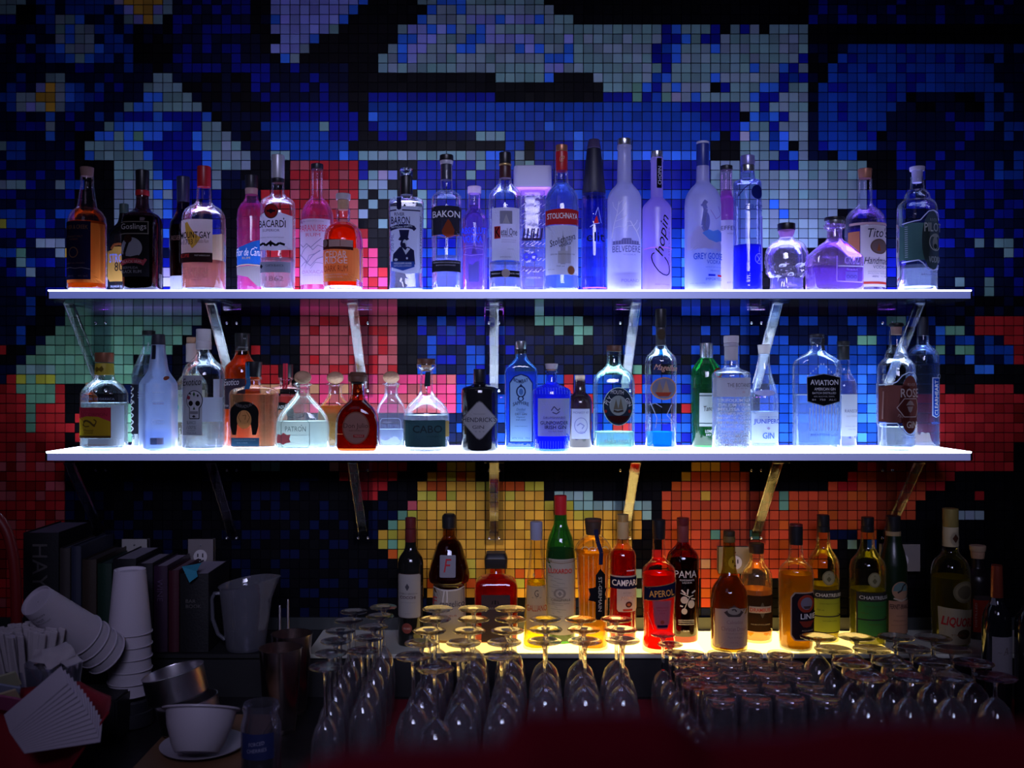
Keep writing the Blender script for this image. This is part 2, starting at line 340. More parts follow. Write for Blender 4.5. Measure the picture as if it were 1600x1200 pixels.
TP = 15.27/630.25; TPZ = 15.18/630.25
def build_wall():
    rnd = random.Random(3)
    X0 = (804.5-CU)/FPX*DW; Z0 = CZ-(8-CV)/FPX*DW
    verts = []; faces = []; cols = []; g = 0.0006; bv = 0.0007; th = 0.0030
    for r in range(NR):
        for c in range(NC):
            cc = c+C0-52; rr = r+R0
            x0 = X0+cc*TP+g; x1 = X0+(cc+1)*TP-g; z1 = Z0-rr*TPZ-g; z0 = Z0-(rr+1)*TPZ+g
            tx = rnd.uniform(-1, 1)*0.00022; tz = rnd.uniform(-1, 1)*0.00022; n = len(verts)
            verts += [(x0, 0, z0), (x1, 0, z0), (x1, 0, z1), (x0, 0, z1)]
            for (x, z, sx, sz) in ((x0+bv, z0+bv, -1, -1), (x1-bv, z0+bv, 1, -1), (x1-bv, z1-bv, 1, 1), (x0+bv, z1-bv, -1, 1)):
                verts.append((x, -th+tx*sx+tz*sz, z))
            faces += [(n+4, n+5, n+6, n+7), (n, n+1, n+5, n+4), (n+1, n+2, n+6, n+5), (n+2, n+3, n+7, n+6), (n+3, n, n+4, n+7)]
            b = CODE[grid[r][c]]; j = rnd.uniform(0.72, 1.2); k = (b[0]*j*rnd.uniform(.96, 1.04), b[1]*j*rnd.uniform(.92, 1.08), b[2]*j*rnd.uniform(.96, 1.04))
            cols += [k]*5
    # backing sheet (dark grout)
    n = len(verts); xa, xb, za, zb = -2.2, 2.2, -0.2, 2.75
    verts += [(xa, -0.0006, za), (xb, -0.0006, za), (xb, -0.0006, zb), (xa, -0.0006, zb), (xa, 0.05, za), (xb, 0.05, za), (xb, 0.05, zb), (xa, 0.05, zb)]
    faces += [(n, n+1, n+2, n+3), (n+4, n+7, n+6, n+5), (n, n+3, n+7, n+4), (n+1, n+5, n+6, n+2), (n+3, n+2, n+6, n+7), (n, n+4, n+5, n+1)]
    cols += [(.004, .004, .006)]*6
    me = bpy.data.meshes.new('wall_back'); me.from_pydata(verts, [], faces)
    at = me.color_attributes.new('tile', 'FLOAT_COLOR', 'CORNER')
    buf = np.ones((len(me.loops), 4), dtype=np.float32); i = 0
    for f, cc in zip(me.polygons, cols):
        k = f.loop_total; buf[i:i+k, :3] = cc; i += k
    at.data.foreach_set('color', buf.ravel())
    m, nt, out = _new('glazed mosaic tiles')
    a = nt.nodes.new('ShaderNodeVertexColor'); a.layer_name = 'tile'
    p = nt.nodes.new('ShaderNodeBsdfPrincipled'); p.inputs['Roughness'].default_value = 0.28
    p.inputs['Specular IOR Level'].default_value = 0.07
    tc = nt.nodes.new('ShaderNodeTexCoord'); mp = nt.nodes.new('ShaderNodeMapping'); mp.inputs['Scale'].default_value = (900, 1, 30)
    no = nt.nodes.new('ShaderNodeTexNoise'); no.inputs['Scale'].default_value = 1.0
    nt.links.new(tc.outputs['Object'], mp.inputs[0]); nt.links.new(mp.outputs[0], no.inputs['Vector'])
    bp = nt.nodes.new('ShaderNodeBump'); bp.inputs['Strength'].default_value = 0.25; bp.inputs['Distance'].default_value = 0.0006
    nt.links.new(no.outputs['Fac'], bp.inputs['Height']); nt.links.new(bp.outputs[0], p.inputs['Normal'])
    nt.links.new(a.outputs[0], p.inputs['Base Color']); nt.links.new(p.outputs[0], out.inputs[0])
    me.materials.append(m)
    o = bpy.data.objects.new('wall_back', me); col.objects.link(o)
    tag(o, 'mosaic wall of small square tiles in blue, black, green, red and yellow', None, None, 'structure')
build_wall()
def sbox(name, x0, y0, z0, x1, y1, z1, mat, label=None):
    b = MB(); b.box(x0, y0, z0, x1, y1, z1); o = b.build(name, mat, None, False); tag(o, label, None, None, 'structure'); return o
sbox('floor', -2.2, -4.2, -0.25, 2.2, 0.05, -0.2, paint((.03, .03, .035), .6), 'dark floor')
# ------------------------------------------------------------------ shelves, brackets, ledge, counter
ZT, ZM, ZL, ZC = CZ+0.2112, CZ-0.1523, CZ-0.606, CZ-0.708
SH_T = 0.0205
def shelf(name, x0, x1, z, label, ecol, es, stripcol, ss, edgecol, edges):
    r = root(name, ((x0+x1)/2, -0.115, z-SH_T), label, 'shelf')
    b = MB(); hw = (x1-x0)/2
    # slab outline with rounded front corners
    pts = [(-hw, 0.105), (-hw, -0.098)]
    for k in range(5): a = PI+k*PI/8; pts.append((-hw+0.012+0.012*math.cos(a), -0.098+0.012*math.sin(a)))
    for k in range(5): a = 1.5*PI+k*PI/8; pts.append((hw-0.012+0.012*math.cos(a), -0.098+0.012*math.sin(a)))
    pts += [(hw, -0.098), (hw, 0.105)]
    n = len(pts); v = [(x, y, 0) for x, y in pts]+[(x, y, SH_T-0.001) for x, y in pts]
    b.add(v, [tuple(range(n))[::-1], tuple(range(n, 2*n))]+[(i, (i+1) % n, n+(i+1) % n, n+i) for i in range(n)])
    o = b.build('slab', paint((.012, .012, .016), .07), r); bevel(o, 0.003, 2)
    # lit top surface, lit front edge, bright lip where both meet
    b = MB(); b.box(-hw+0.004, -0.1045, SH_T-0.001, hw-0.004, 0.1, SH_T+0.0004)
    b.build('light_panel', emit(ecol, es), r, False)
    b = MB(); b.box(-hw+0.010, -0.1112, 0.0012, hw-0.010, -0.1102, SH_T-0.0034)
    b.build('front_edge', glowedge(edgecol, edges), r, False)
    b = MB(); b.box(-hw+0.008, -0.1114, SH_T-0.0033, hw-0.008, -0.1046, SH_T+0.0004)
    b.build('lip', emit(ecol, es), r, False)
    b = MB(); b.tube([(-hw+0.02, 0.1085, SH_T*0.95), (hw-0.02, 0.1085, SH_T*0.95)], 0.0028, 8)
    b.build('led_strip', emit(stripcol, ss), r)
XL, XR = (70-CU)/FPX*2.155, (1523-CU)/FPX*2.155
shelf('lit_shelf', XL, XR, ZT, 'upper glowing blue-violet acrylic wall shelf with rums and vodkas on it', (0.42, 0.48, 1.0), 10.0, (0.45, 0.07, 1.0), 24.0, (0.15, 0.20, 0.72), 0.42)
shelf('lit_shelf', XL-0.004, XR, ZM, 'lower glowing white-blue acrylic wall shelf with tequilas and gins on it', (0.62, 0.76, 1.0), 9.0, (0.35, 0.3, 1.0), 2.0, (0.19, 0.22, 0.60), 0.38)
BX = [0.003+0.3236*(i-3) for i in range(7)]
def bracket(x, ztop, label, grp):
    r = root('shelf_bracket', (x, 0, ztop), label, 'bracket', grp)
    cl = solid((.96, .97, 1.0), 1.49, 0, .25); cp = solid((.93, .95, 1.0), 1.49, 0, .7)
    b = MB(); b.box(-.0235, -.212, -.006, .0235, -.005, -.0004); bevel(b.build('arm', cp, r), .001, 1)
    b = MB(); b.box(-.0235, -.0105, -.224, .0235, -.0045, -.0065); bevel(b.build('wall_plate', cp, r), .001, 1)
    b = MB(); t = .006; dy, dz = .178, .196; L = math.hypot(dy, dz)
    ny, nz = dz/L*t, dy/L*t
    v = []
    for sx in (-.011, .011):
        for (y, z) in ((-.196, -.0065), (-.196+2.2*t, -.0065), (-.0112, -.196+1.2*t), (-.0112, -.196-1.0*t)): v.append((sx, y, z))
    b.add(v, [(0, 1, 2, 3), (7, 6, 5, 4), (0, 4, 5, 1), (1, 5, 6, 2), (2, 6, 7, 3), (3, 7, 4, 0)])
    bevel(b.build('brace', cl, r), .001, 1)
    for sx in (-.012, .012):
        for z in (-.04, -.207):
            b = MB(); b.lathe([(.0036, 0), (.0036, .0012), (.0024, .002), (.0012, .0012)], 12, lambda p, sx=sx, z=z: (p[0]+sx, -.0105-p[2], p[1]+z))
            b.build('screw', paint((.7, .7, .75), .25, 1.0), r)
words = ['outermost on the left', 'second from the left', 'third from the left', 'in the middle, seen straight on', 'third from the right', 'second from the right', 'outermost on the right']
for i, x in enumerate(BX):
    bracket(x, ZT-SH_T, 'clear acrylic bracket under the upper glowing shelf, '+words[i], 'acrylic brackets of the upper shelf')
for i, x in enumerate(BX):
    bracket(x, ZM-SH_T, 'clear acrylic bracket under the lower glowing shelf, '+words[i], 'acrylic brackets of the lower shelf')

# back ledge with lit panel, riser, counter
def sx(u, d=2.155): return (u-CU)/FPX*d
LED0, LED1 = sx(660), sx(1400)
r = root('back_ledge', (0, -0.113, ZC), 'long white-topped ledge along the tiled wall, glowing warm yellow in the middle', 'ledge')
b = MB(); b.box(sx(478), -.112, ZL-ZC-.010, 1.75, .108, ZL-ZC-.001)
bevel(b.build('top', paint((.72, .74, .62), .35), r), .002, 2)
b = MB(); b.box(-1.75, -.098, 0.0004, 1.75, .105, ZL-ZC-.0105); b.box(-1.75, -.11, ZL-ZC-.010, sx(478)-.001, .108, ZL-ZC-.001); b.build('riser', paint((.010, .010, .012), .6), r, False)
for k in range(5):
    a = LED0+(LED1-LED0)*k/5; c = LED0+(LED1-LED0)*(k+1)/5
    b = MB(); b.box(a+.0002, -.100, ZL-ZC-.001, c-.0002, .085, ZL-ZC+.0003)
    b.build('light_panel', emit((1.0, .66, .17), [2.0, 5.0, 6.0, 5.0, 2.2][k]), r, False)  # stepped strengths put the glow's falloff towards both ends into the panels
b = MB(); b.box(-1.75, .100, ZL-ZC, 1.75, .107, ZL-ZC+.030); b.build('backsplash', paint((.03, .035, .035), .4), r, False)
r = root('back_counter', (0, -0.6, ZC-.05), 'black counter running under the glasses and the clutter at the left', 'counter')
b = MB(); b.box(-1.8, -.36, 0, 1.8, .46, .05); bevel(b.build('worktop', paint((.012, .010, .014), .4, 0, .2, 40), r), .004, 2)
b = MB(); b.box(-1.78, -.32, -(ZC-.05)-.2+.0005, 1.78, .46, -.0005); b.build('cabinet', paint((.02, .016, .018), .6), r, False)

# ------------------------------------------------------------------ bottle engine
def pchip(xs, ys, sub=4):
    n = len(xs); h = [xs[i+1]-xs[i] for i in range(n-1)]; dl = [(ys[i+1]-ys[i])/h[i] for i in range(n-1)]
    m = [0.0]*n
    for i in range(1, n-1):
        if dl[i-1]*dl[i] > 0:
            w1 = 2*h[i]+h[i-1]; w2 = h[i]+2*h[i-1]; m[i] = (w1+w2)/(w1/dl[i-1]+w2/dl[i])
    m[0] = dl[0]; m[-1] = dl[-1]; out = []
    for i in range(n-1):
        k_ = sub if abs(ys[i+1]-ys[i]) > 4 else 1
        for k in range(k_):
            t = k/k_; h00 = 2*t**3-3*t**2+1; h10 = t**3-2*t**2+t; h01 = -2*t**3+3*t**2; h11 = t**3-t**2
            out.append((xs[i]+t*h[i], h00*ys[i]+h10*h[i]*m[i]+h01*ys[i+1]+h11*h[i]*m[i+1]))
    out.append((xs[-1], ys[-1])); return out
def sec(th, n):
    c, s = math.cos(th), math.sin(th); e = 2.0/n
    return math.copysign(abs(c)**e, c), math.copysign(abs(s)**e, s)
class Shape:
    """bottle body: rings (z, rx, ry, n) from bottom to top, local metres"""
    def __init__(s, rings): s.r = sorted(rings)
    def at(s, z):
        r = s.r
        if z <= r[0][0]: return r[0][1:]
        for i in range(len(r)-1):
            if z <= r[i+1][0]:
                t = (z-r[i][0])/max(1e-9, r[i+1][0]-r[i][0])
                return tuple(r[i][k]*(1-t)+r[i+1][k]*t for k in (1, 2, 3))
        return r[-1][1:]
    def front(s, x, z, off):
        rx, ry, n = s.at(z); rx += off; ry += off
        q = min(1.0, abs(x)/rx)
        return -ry*(max(0.0, 1-q**n))**(1/n)
    def clampx(s, x, z, off):
        rx = s.at(z)[0]+off*.5; return max(-rx*.999, min(rx*.999, x))
def loft(rings, seg=36, top=True, bottom=True, disp=None):
    v = []; f = []
    for (z, rx, ry, n) in rings:
        for i in range(seg):
            a, b = sec(2*PI*(i+.5)/seg, n); p = (rx*a, ry*b, z)
            v.append(disp(p) if disp else p)
    k = len(rings)
    for j in range(k-1):
        for i in range(seg):
            f.append((j*seg+i, j*seg+(i+1) % seg, (j+1)*seg+(i+1) % seg, (j+1)*seg+i))
    if bottom: f.append(tuple(range(seg))[::-1])
    if top: f.append(tuple((k-1)*seg+i for i in range(seg)))
    return v, f
_txt = {}
def glyphs(s, shear=0.0, bold=0.0):
    k = (s, shear, bold)
    if k not in _txt:
        cu = bpy.data.curves.new('t', 'FONT'); cu.body = s; cu.size = 1; cu.resolution_u = 2; cu.shear = shear; cu.offset = bold
        cu.align_x = 'LEFT'
        o = bpy.data.objects.new('t', cu); me = o.to_mesh()
        vs = [tuple(v.co)[:2] for v in me.vertices]; fs = [tuple(p.vertices) for p in me.polygons]
        o.to_mesh_clear(); bpy.data.objects.remove(o); bpy.data.curves.remove(cu)
        xs = [p[0] for p in vs]; ys = [p[1] for p in vs]
        x0, x1, y0, y1 = min(xs), max(xs), min(ys), max(ys)
        _txt[k] = ([((x-(x0+x1)/2)/(x1-x0), (y-(y0+y1)/2)/(y1-y0)) for x, y in vs], fs)
    return _txt[k]
def outline(shape, n=40):
    """unit outlines inside [-1,1]^2, star-shaped about 0"""
    if isinstance(shape, (list, tuple)): base = list(shape)
    elif shape == 'rect': base = [(-1, -1), (1, -1), (1, 1), (-1, 1)]
    elif shape == 'oct': base = [(-1, -.8), (-.75, -1), (.75, -1), (1, -.8), (1, .8), (.75, 1), (-.75, 1), (-1, .8)]
    elif shape == 'round': base = [(-1, -.93), (-.9, -1), (.9, -1), (1, -.93), (1, .93), (.9, 1), (-.9, 1), (-1, .93)]
    elif shape == 'dia': base = [(0, -1), (.15, -.93), (.9, -.12), (.98, 0), (.9, .12), (.15, .93), (0, 1), (-.15, .93), (-.9, .12), (-.98, 0), (-.9, -.12), (-.15, -.93)]
    elif shape == 'hex': base = [(-.97, -.72), (0, -1), (.97, -.72), (1, .78), (0, 1), (-1, .78)]
    elif shape == 'arch': base = [(-1, -1), (1, -1), (1, .75), (.6, .93), (0, 1), (-.6, .93), (-1, .75)]
    elif shape == 'tri': base = [(-1, -1), (1, -1), (0, 1)]
    else: return [(math.cos(2*PI*i/n), math.sin(2*PI*i/n)) for i in range(n)]
    out = []
    for i in range(len(base)):
        a = base[i]; b = base[(i+1) % len(base)]; L = math.hypot(b[0]-a[0], b[1]-a[1]); k = max(1, int(L/0.2))
        for j in range(k): out.append((a[0]+(b[0]-a[0])*j/k, a[1]+(b[1]-a[1])*j/k))
    return out
Z0 = dict(T=ZT+.0006, M=ZM+.0006, B=ZL+.0006, C=ZC+.0006)
ORI = dict(T1=(60, 220), T2=(440, 220), T3=(760, 200), T4=(1140, 220), M1=(60, 480), M2=(420, 480), M3=(780, 480), M4=(1140, 480),
           B1=(590, 760), B2=(900, 760), B3=(1200, 760))
CLEAR = (.97, .985, 1.0)
def bottle(name, label, cat, crop, base, d, uc, P, caps=(), fill=None, mat=None, labs=(), txt=(), ns=2.0, ry=1.0, rz=0.0, disp=None, wall=.0022, seg=36, group=None, puck=.006, sub=4, tilt=0):
    """P: (v, half width[, n[, depth ratio]]) measured on the photo from the mouth down; all other measures likewise"""
    ox, oy = ORI[crop]; z0 = Z0[base]; k = 1/4.0*d/FPX
    ucp = ox+uc/4.0; x0 = (ucp-CU)/FPX*d
    def z_(v): return CZ-((oy+v/4.0)-CV)/FPX*d-z0
    rt = root(name, (x0, -DW+d, z0), label, cat, group, math.radians(rz))
    pr = []
    pv = [p[0] for p in P]; ph = [p[1] for p in P]
    pn = [p[2] if len(p) > 2 else None for p in P]
    def nry(v, hw):
        hmax = max(ph); t = max(0., min(1., (hw-45.)/(max(hmax-45., 1.))))if hmax > 60 else 0
        return 2+(ns-2)*t, hw*(1+(ry-1)*t)
    for (v, h) in pchip(pv, ph, sub):
        n_, h2 = nry(v, h); pr.append([z_(v), h*k, h2*k, n_])
    zt = pr[0][0]; zb = pr[-1][0]
    # fit the foot to the surface it stands on
    for q in pr: q[0] = zt-(zt-q[0])*(zt-0.0)/(zt-zb) if True else q[0]
    rings = [tuple(q) for q in pr][::-1]
    zf, rx, ryy, n_ = rings[0]
    rings = [(0, rx*.9, ryy*.9, n_), (.0012, rx*.975, ryy*.975, n_)]+[(max(q[0], .004), )+q[1:] if i == 0 else q for i, q in enumerate(rings)]
    S = Shape(rings)
    zs = lambda v: zt-(zt-z_(v))*(zt)/(zt-zb)
    # body: outer wall, plus a thick base of solid glass
    v, f = loft(rings, seg, top=False, bottom=True, disp=disp)
    gm = mat or glass(CLEAR)
    if gm != 'opaque': pass
    mesh_obj('glass_body', v, f, gm, rt)
    if fill:
        fv, fc = fill[0], fill[1]; zl = zs(fv); inn = []
        opts = fill[2] if len(fill) > 2 else {}
        for (z, a, b, n_) in rings:
            if z > puck and z < zl: inn.append((z, a-wall, b-wall, n_))
        a, b, n_ = S.at(puck); inn = [(puck, max(.002, a-2*wall), max(.002, b-2*wall), n_), (puck+.003, max(.003, a-wall), max(.003, b-wall), n_)]+[q for q in inn if q[0] > puck+.0035]
        a, b, n_ = S.at(zl); inn.append((zl, max(.003, a-wall), max(.003, b-wall), n_))
        v, f = loft(inn, seg, disp=disp)
        lm = opts.get('mat') or liquid(fc, opts.get('glow', .12)+.06, max(.5, opts.get('see', .5)))
        mesh_obj('liquid', v, f, lm, rt)
    if puck > .004 and mat is None or (mat is not None and puck == .0061):
        a, b, n_ = S.at(.004)
        v, f = loft([(.0008, a*.88, b*.88, n_), (.003, a-.0012, b-.0012, n_), (puck-.0004, a-.0012, b-.0012, n_)], seg)
        mesh_obj('thick_base', v, f, solid((.93, .97, 1.0), 1.45, 0, .25), rt)
    # caps, corks, collars
    for c in caps:
        va, vb, ha, hb, m_ = c[:5]; nm = c[5] if len(c) > 5 else 'cap'; n_ = c[6] if len(c) > 6 else 2; cx = c[7]*k if len(c) > 7 else 0
        za, zb_ = zs(va), zs(vb)
        if nm == 'ball':
            R = ha*k; cz = (za+zb_)/2; H = (za-zb_)/2
            rg = [(cz+H*math.sin(t), max(.0008, R*math.cos(t)), max(.0008, R*math.cos(t)), 2) for t in [(-.5+i/12)*PI for i in range(13)]]
            v, f = loft(rg, 24); nm = 'cork_ball'
        else:
            e = min(.0012, (za-zb_)*.2)
            rg = [(zb_, hb*k-.0006, hb*k-.0006, n_), (zb_+e, hb*k, hb*k, n_), (za-e, ha*k, ha*k, n_), (za, ha*k-e, ha*k-e, n_)]
            v, f = loft(rg, 28)
        v = [(p[0]+cx, p[1], p[2]) for p in v]
        mesh_obj(nm, v, f, m_, rt)
    # labels
    lay = 0
    def surf(px, pv_, off):
        x = (px-uc)*k; z = zs(pv_); x = S.clampx(x, z, off)
        return (x, S.front(x, z, off), z)
    for L in labs:
        if L[0] == 'line':
            _, pts, wd, c = L[:4]; off = .0009+.0003*lay; v = []; f = []
            for i in range(len(pts)-1):
                (xa, ya), (xb, yb) = pts[i], pts[i+1]; ln = math.hypot(xb-xa, yb-ya) or 1; nx, ny = -(yb-ya)/ln*wd/2, (xb-xa)/ln*wd/2
                kk = max(1, int(ln/18))
                for j in range(kk):
                    p = [(xa+(xb-xa)*t, ya+(yb-ya)*t) for t in (j/kk, (j+1)/kk)]; m = len(v)
                    v += [surf(p[0][0]+nx, p[0][1]+ny, off), surf(p[1][0]+nx, p[1][1]+ny, off), surf(p[1][0]-nx, p[1][1]-ny, off), surf(p[0][0]-nx, p[0][1]-ny, off)]
                    f.append((m, m+1, m+2, m+3))
            mesh_obj('print', v, f, paper(c, .3), rt, False); lay += .3; continue
        xa, va, xb, vb, c = L[:5]; shp = L[5] if len(L) > 5 else 'rect'; nm = L[6] if len(L) > 6 else 'label'
        back = nm == 'back_label'; off = (-.0028 if back else .0005)+.00032*lay; lay += 1
        ol = outline(shp); cx, cv_ = (xa+xb)/2, (va+vb)/2; hx, hv = (xb-xa)/2, (vb-va)/2
        M = 7; v = [(cx, cv_)]; f = []
        for i in range(1, M+1): v += [(cx+x*hx*i/M, cv_-y*hv*i/M) for x, y in ol]
        n = len(ol)
        for j in range(n): f.append((0, 1+j, 1+(j+1) % n))
        for i in range(M-1):
            for j in range(n): f.append((1+i*n+j, 1+(i+1)*n+j, 1+(i+1)*n+(j+1) % n, 1+i*n+(j+1) % n))
        pv3 = [surf(p[0], p[1], off) for p in v]
        if back: pv3 = [(p[0]*.93, -p[1]-.0005, p[2]) for p in pv3]
        m_ = c if not isinstance(c, tuple) else paper(c, .5)
        mesh_obj(nm, pv3, f, m_, rt, False)
    groups = {}
    for T in txt:
        s, cx, cv_, h, wd, c = T[:6]; rot = T[6] if len(T) > 6 else 0; sh = T[7] if len(T) > 7 else 0; arc = T[8] if len(T) > 8 else 0
        gv, gf = glyphs(s, sh, T[9] if len(T) > 9 else 0.0); ca, sa = math.cos(math.radians(rot)), math.sin(math.radians(rot))
        off = .0010+.00032*lay; V, F = groups.setdefault(c, ([], [])); m = len(V)
        for (a, b) in gv:
            X, Y = a*wd, b*h
            if arc: Y -= arc*(2*a)**2*h
            V.append(surf(cx+X*ca-Y*sa, cv_-(X*sa+Y*ca), off))
        F += [tuple(i+m for i in q) for q in gf]
    for c, (V, F) in groups.items(): mesh_obj('lettering', V, F, paper(c, .15), rt, False)
    return rt
# ------------------------------------------------------------------ bottles
BLK = paint((.012, .012, .014), .35); GRYM = paint((.45, .45, .5), .3, .6); SILV = paint((.6, .62, .66), .25, .9)
WHT = paint((.7, .7, .72), .4); CORK = paint((.45, .26, .15), .75, 0, .5, 250); REDC = paint((.45, .015, .02), .35)
WOODP = paint((.40, .24, .20), .6, 0, .3, 120); DKR = paint((.10, .012, .015), .35); COPR = paint((.42, .17, .09), .35, .5)
GOLD = paint((.55, .38, .14), .35, .6); BRN = paint((.09, .035, .02), .5); NAVY = (.012, .014, .05); K = (.010, .010, .012)
WP = (.72, .73, .76); CR = (.68, .62, .50); FROST = (.80, .83, .95)
frostm = glass((.74, .76, .96), .80); frostv = glass((.60, .48, .95), .82); frostb = glass((.62, .72, .95), .72)
T, M_, B_ = 'T', 'M', 'B'
SP = 'bottle'
g0 = glass(CLEAR)
# ---- upper shelf; its violet and magenta light is partly put into bottle tints
bottle('whiskey_bottle', 'amber whiskey bottle, navy label before orange back label, first on the left of upper shelf', SP, 'T1', T, 2.2, 304,
       [(222, 40), (250, 41), (262, 38), (290, 40), (330, 47), (375, 54), (410, 60), (440, 90), (480, 111), (520, 116), (900, 116), (925, 113)],
       [(168, 222, 42, 37, WOODP, 'cork')], (505, (1.0, .30, .04), {'glow': .35}), None,
       [(190, 520, 422, 880, (.95, .30, .04), 'rect', 'back_label_on_front'), (194, 512, 368, 862, (.010, .012, .05)),  # orange back label glowing through the liquid, drawn on the front instead
        ('line', [(240+26+30*math.cos(t*PI/8), 700+30*math.sin(t*PI/8)) for t in range(17)], 6, (.16, .10, .05)),
        ('line', [(200, 795), (240, 790), (280, 797), (320, 792), (366, 800)], 5, (.12, .12, .16))],
       [('RIVER & CREEK', 280, 548, 24, 150, (.20, .10, .05)), ('STRAIGHT MALT', 272, 605, 12, 110, (.12, .07, .05)), ('WHISKEY', 268, 622, 11, 60, (.12, .07, .05)), ('AMERICAN WHISKEY', 275, 765, 9, 130, (.1, .08, .08)), ('750 ML      45% ALC', 290, 842, 9, 130, (.1, .1, .12))])
bottle('rum_bottle', 'squat black bottle with amber label, behind the first two bottles of the upper shelf', SP, 'T1', T, 2.315, 535,
       [(455, 27), (480, 30), (510, 40), (545, 75), (590, 98), (925, 95)], [(400, 455, 28, 28, paint((.03, .06, .045), .4), 'cap')], None, paint((.010, .010, .012), .12),
       [(456, 655, 614, 850, (.95, .52, .10), [(-1, -.8), (-.75, -1), (.75, -1), (1, -.8), (1, .75), (.5, .8), (.3, 1), (-.3, 1), (-.5, .8), (-1, .75)]), ('line', [(490, 668), (510, 645), (545, 640), (580, 655)], 14, (.35, .10, .03))],
       [('STROH', 535, 720, 50, 116, (.35, .42, .9), 0, 0, 0, .012), ('80', 540, 768, 50, 52, (.03, .02, .02)), ('INLANDER RUM', 530, 878, 12, 90, (.5, .55, .7))], wall=.002, puck=0)
bottle('rum_bottle', 'black rum bottle with a bird in a pale disc and red ribbon on black label', SP, 'T1', T, 2.205, 650,
       [(345, 38), (385, 38), (415, 42), (440, 62), (462, 95), (485, 108), (540, 114), (700, 113), (900, 109), (925, 106)],
       [(190, 312, 41, 41, BLK, 'cap'), (312, 345, 42, 42, REDC, 'neck_band')], (480, (.10, .012, .015), {'glow': .1, 'see': .7}), glass((.30, .18, .2), 0),
       [(540, 512, 728, 845, (.014, .013, .015)), (544, 516, 726, 592, (.28, .25, .2)), (548, 521, 721, 586, (.010, .010, .012)),
        (552, 612, 690, 738, (.38, .38, .42), 'oval'), (575, 595, 628, 645, (.05, .02, .015), 'oval'),
        ('line', [(602, 640), (590, 670), (578, 705), (580, 730), (620, 735), (670, 725)], 18, (.02, .015, .015)),
        ('line', [(548, 765), (600, 752), (650, 750), (700, 762)], 28, (.32, .04, .05)), ('line', [(690, 776), (712, 740)], 16, (.32, .05, .06))],
       [('Goslings', 636, 552, 44, 160, (.42, .40, .38)), ('BLACK SEAL', 628, 756, 15, 125, (.5, .3, .28)), ('BERMUDA', 618, 792, 14, 95, (.17, .16, .16)), ('BLACK RUM', 620, 815, 18, 130, (.19, .18, .18))], ns=3)
bottle('rum_bottle', 'dark brown rum bottle with white foot label, behind the red-capped bottle with yellow map', SP, 'T1', T, 2.315, 905,
       [(385, 37), (430, 42), (470, 58), (505, 78), (560, 84), (925, 76)], [(238, 385, 40, 38, paint((.02, .02, .05), .35), 'cap')], (520, (.28, .03, .02), {'glow': .12, 'see': .6}), glass((.35, .2, .22)),
       [(825, 815, 984, 892, (.75, .75, .8))], [('RESERVA', 905, 600, 26, 100, (.15, .08, .06))])
bottle('rum_bottle', 'clear rum bottle with red cap, cream label with yellow map and pinkish fill', SP, 'T1', T, 2.2, 1035,
       [(290, 41), (310, 43), (370, 46), (395, 60), (415, 92), (440, 116), (480, 127), (540, 130), (925, 129)], [(165, 290, 42, 42, REDC, 'cap')],
       (742, (1.0, .55, .42), {'glow': .22}), None,
       [(1040, 560, 1132, 780, (.85, .70, .35), 'rect', 'back_label'), (914, 505, 1120, 705, (.80, .74, .66)), (914, 705, 1120, 762, (.03, .015, .015)),
        (948, 520, 1055, 680, (.75, .50, .08), [(-.9, .9), (-.6, 1), (-.2, .55), (.3, .1), (1, -.2), (.5, -.7), (0, -1), (-.5, -.5), (-.8, .1)])],
       [('MOUNT GAY', 1015, 600, 40, 192, K, 0, 0, 0, .015), ('EST', 930, 645, 14, 18, K), ('1703', 975, 641, 32, 62, K), ('Barbados Rum', 1060, 636, 24, 80, (.30, .2, .1), 0, .3), ('ECLIPSE', 950, 722, 20, 66, (.7, .05, .04)),
        ('FINEST BARBADOS RUM', 1062, 722, 9, 90, (.5, .45, .4)), ('MOUNT GAY', 1015, 808, 30, 170, (.5, .2, .2)), ('DISTILLERIES', 1010, 843, 24, 170, (.5, .2, .2)), ('LIMITED', 1030, 868, 12, 60, (.4, .15, .15))], ns=2.4)
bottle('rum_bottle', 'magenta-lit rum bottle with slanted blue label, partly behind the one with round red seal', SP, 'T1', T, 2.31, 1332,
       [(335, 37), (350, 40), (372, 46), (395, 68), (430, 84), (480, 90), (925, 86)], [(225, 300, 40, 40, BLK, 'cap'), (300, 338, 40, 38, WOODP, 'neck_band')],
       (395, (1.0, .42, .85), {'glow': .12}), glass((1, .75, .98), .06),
       [(1244, 600, 1420, 755, (.03, .20, .62), [(-1, -1), (1, -1), (1, 1), (.3, .72), (-.3, .45), (-1, .25)]), (1244, 757, 1420, 880, (.35, .36, .30), [(-1, .9), (1, 1), (1, -1), (.6, -.9), (0, -.1), (-1, .2)]),
        ('line', [(1246, 758), (1330, 752), (1418, 756)], 6, (.6, .5, .3))],
       [('Flor de Cana', 1328, 680, 44, 162, (.85, .85, .9), 0, .35), ('~', 1378, 655, 8, 18, (.85, .85, .9)), ('RUM', 1320, 715, 14, 50, (.5, .4, .2))])
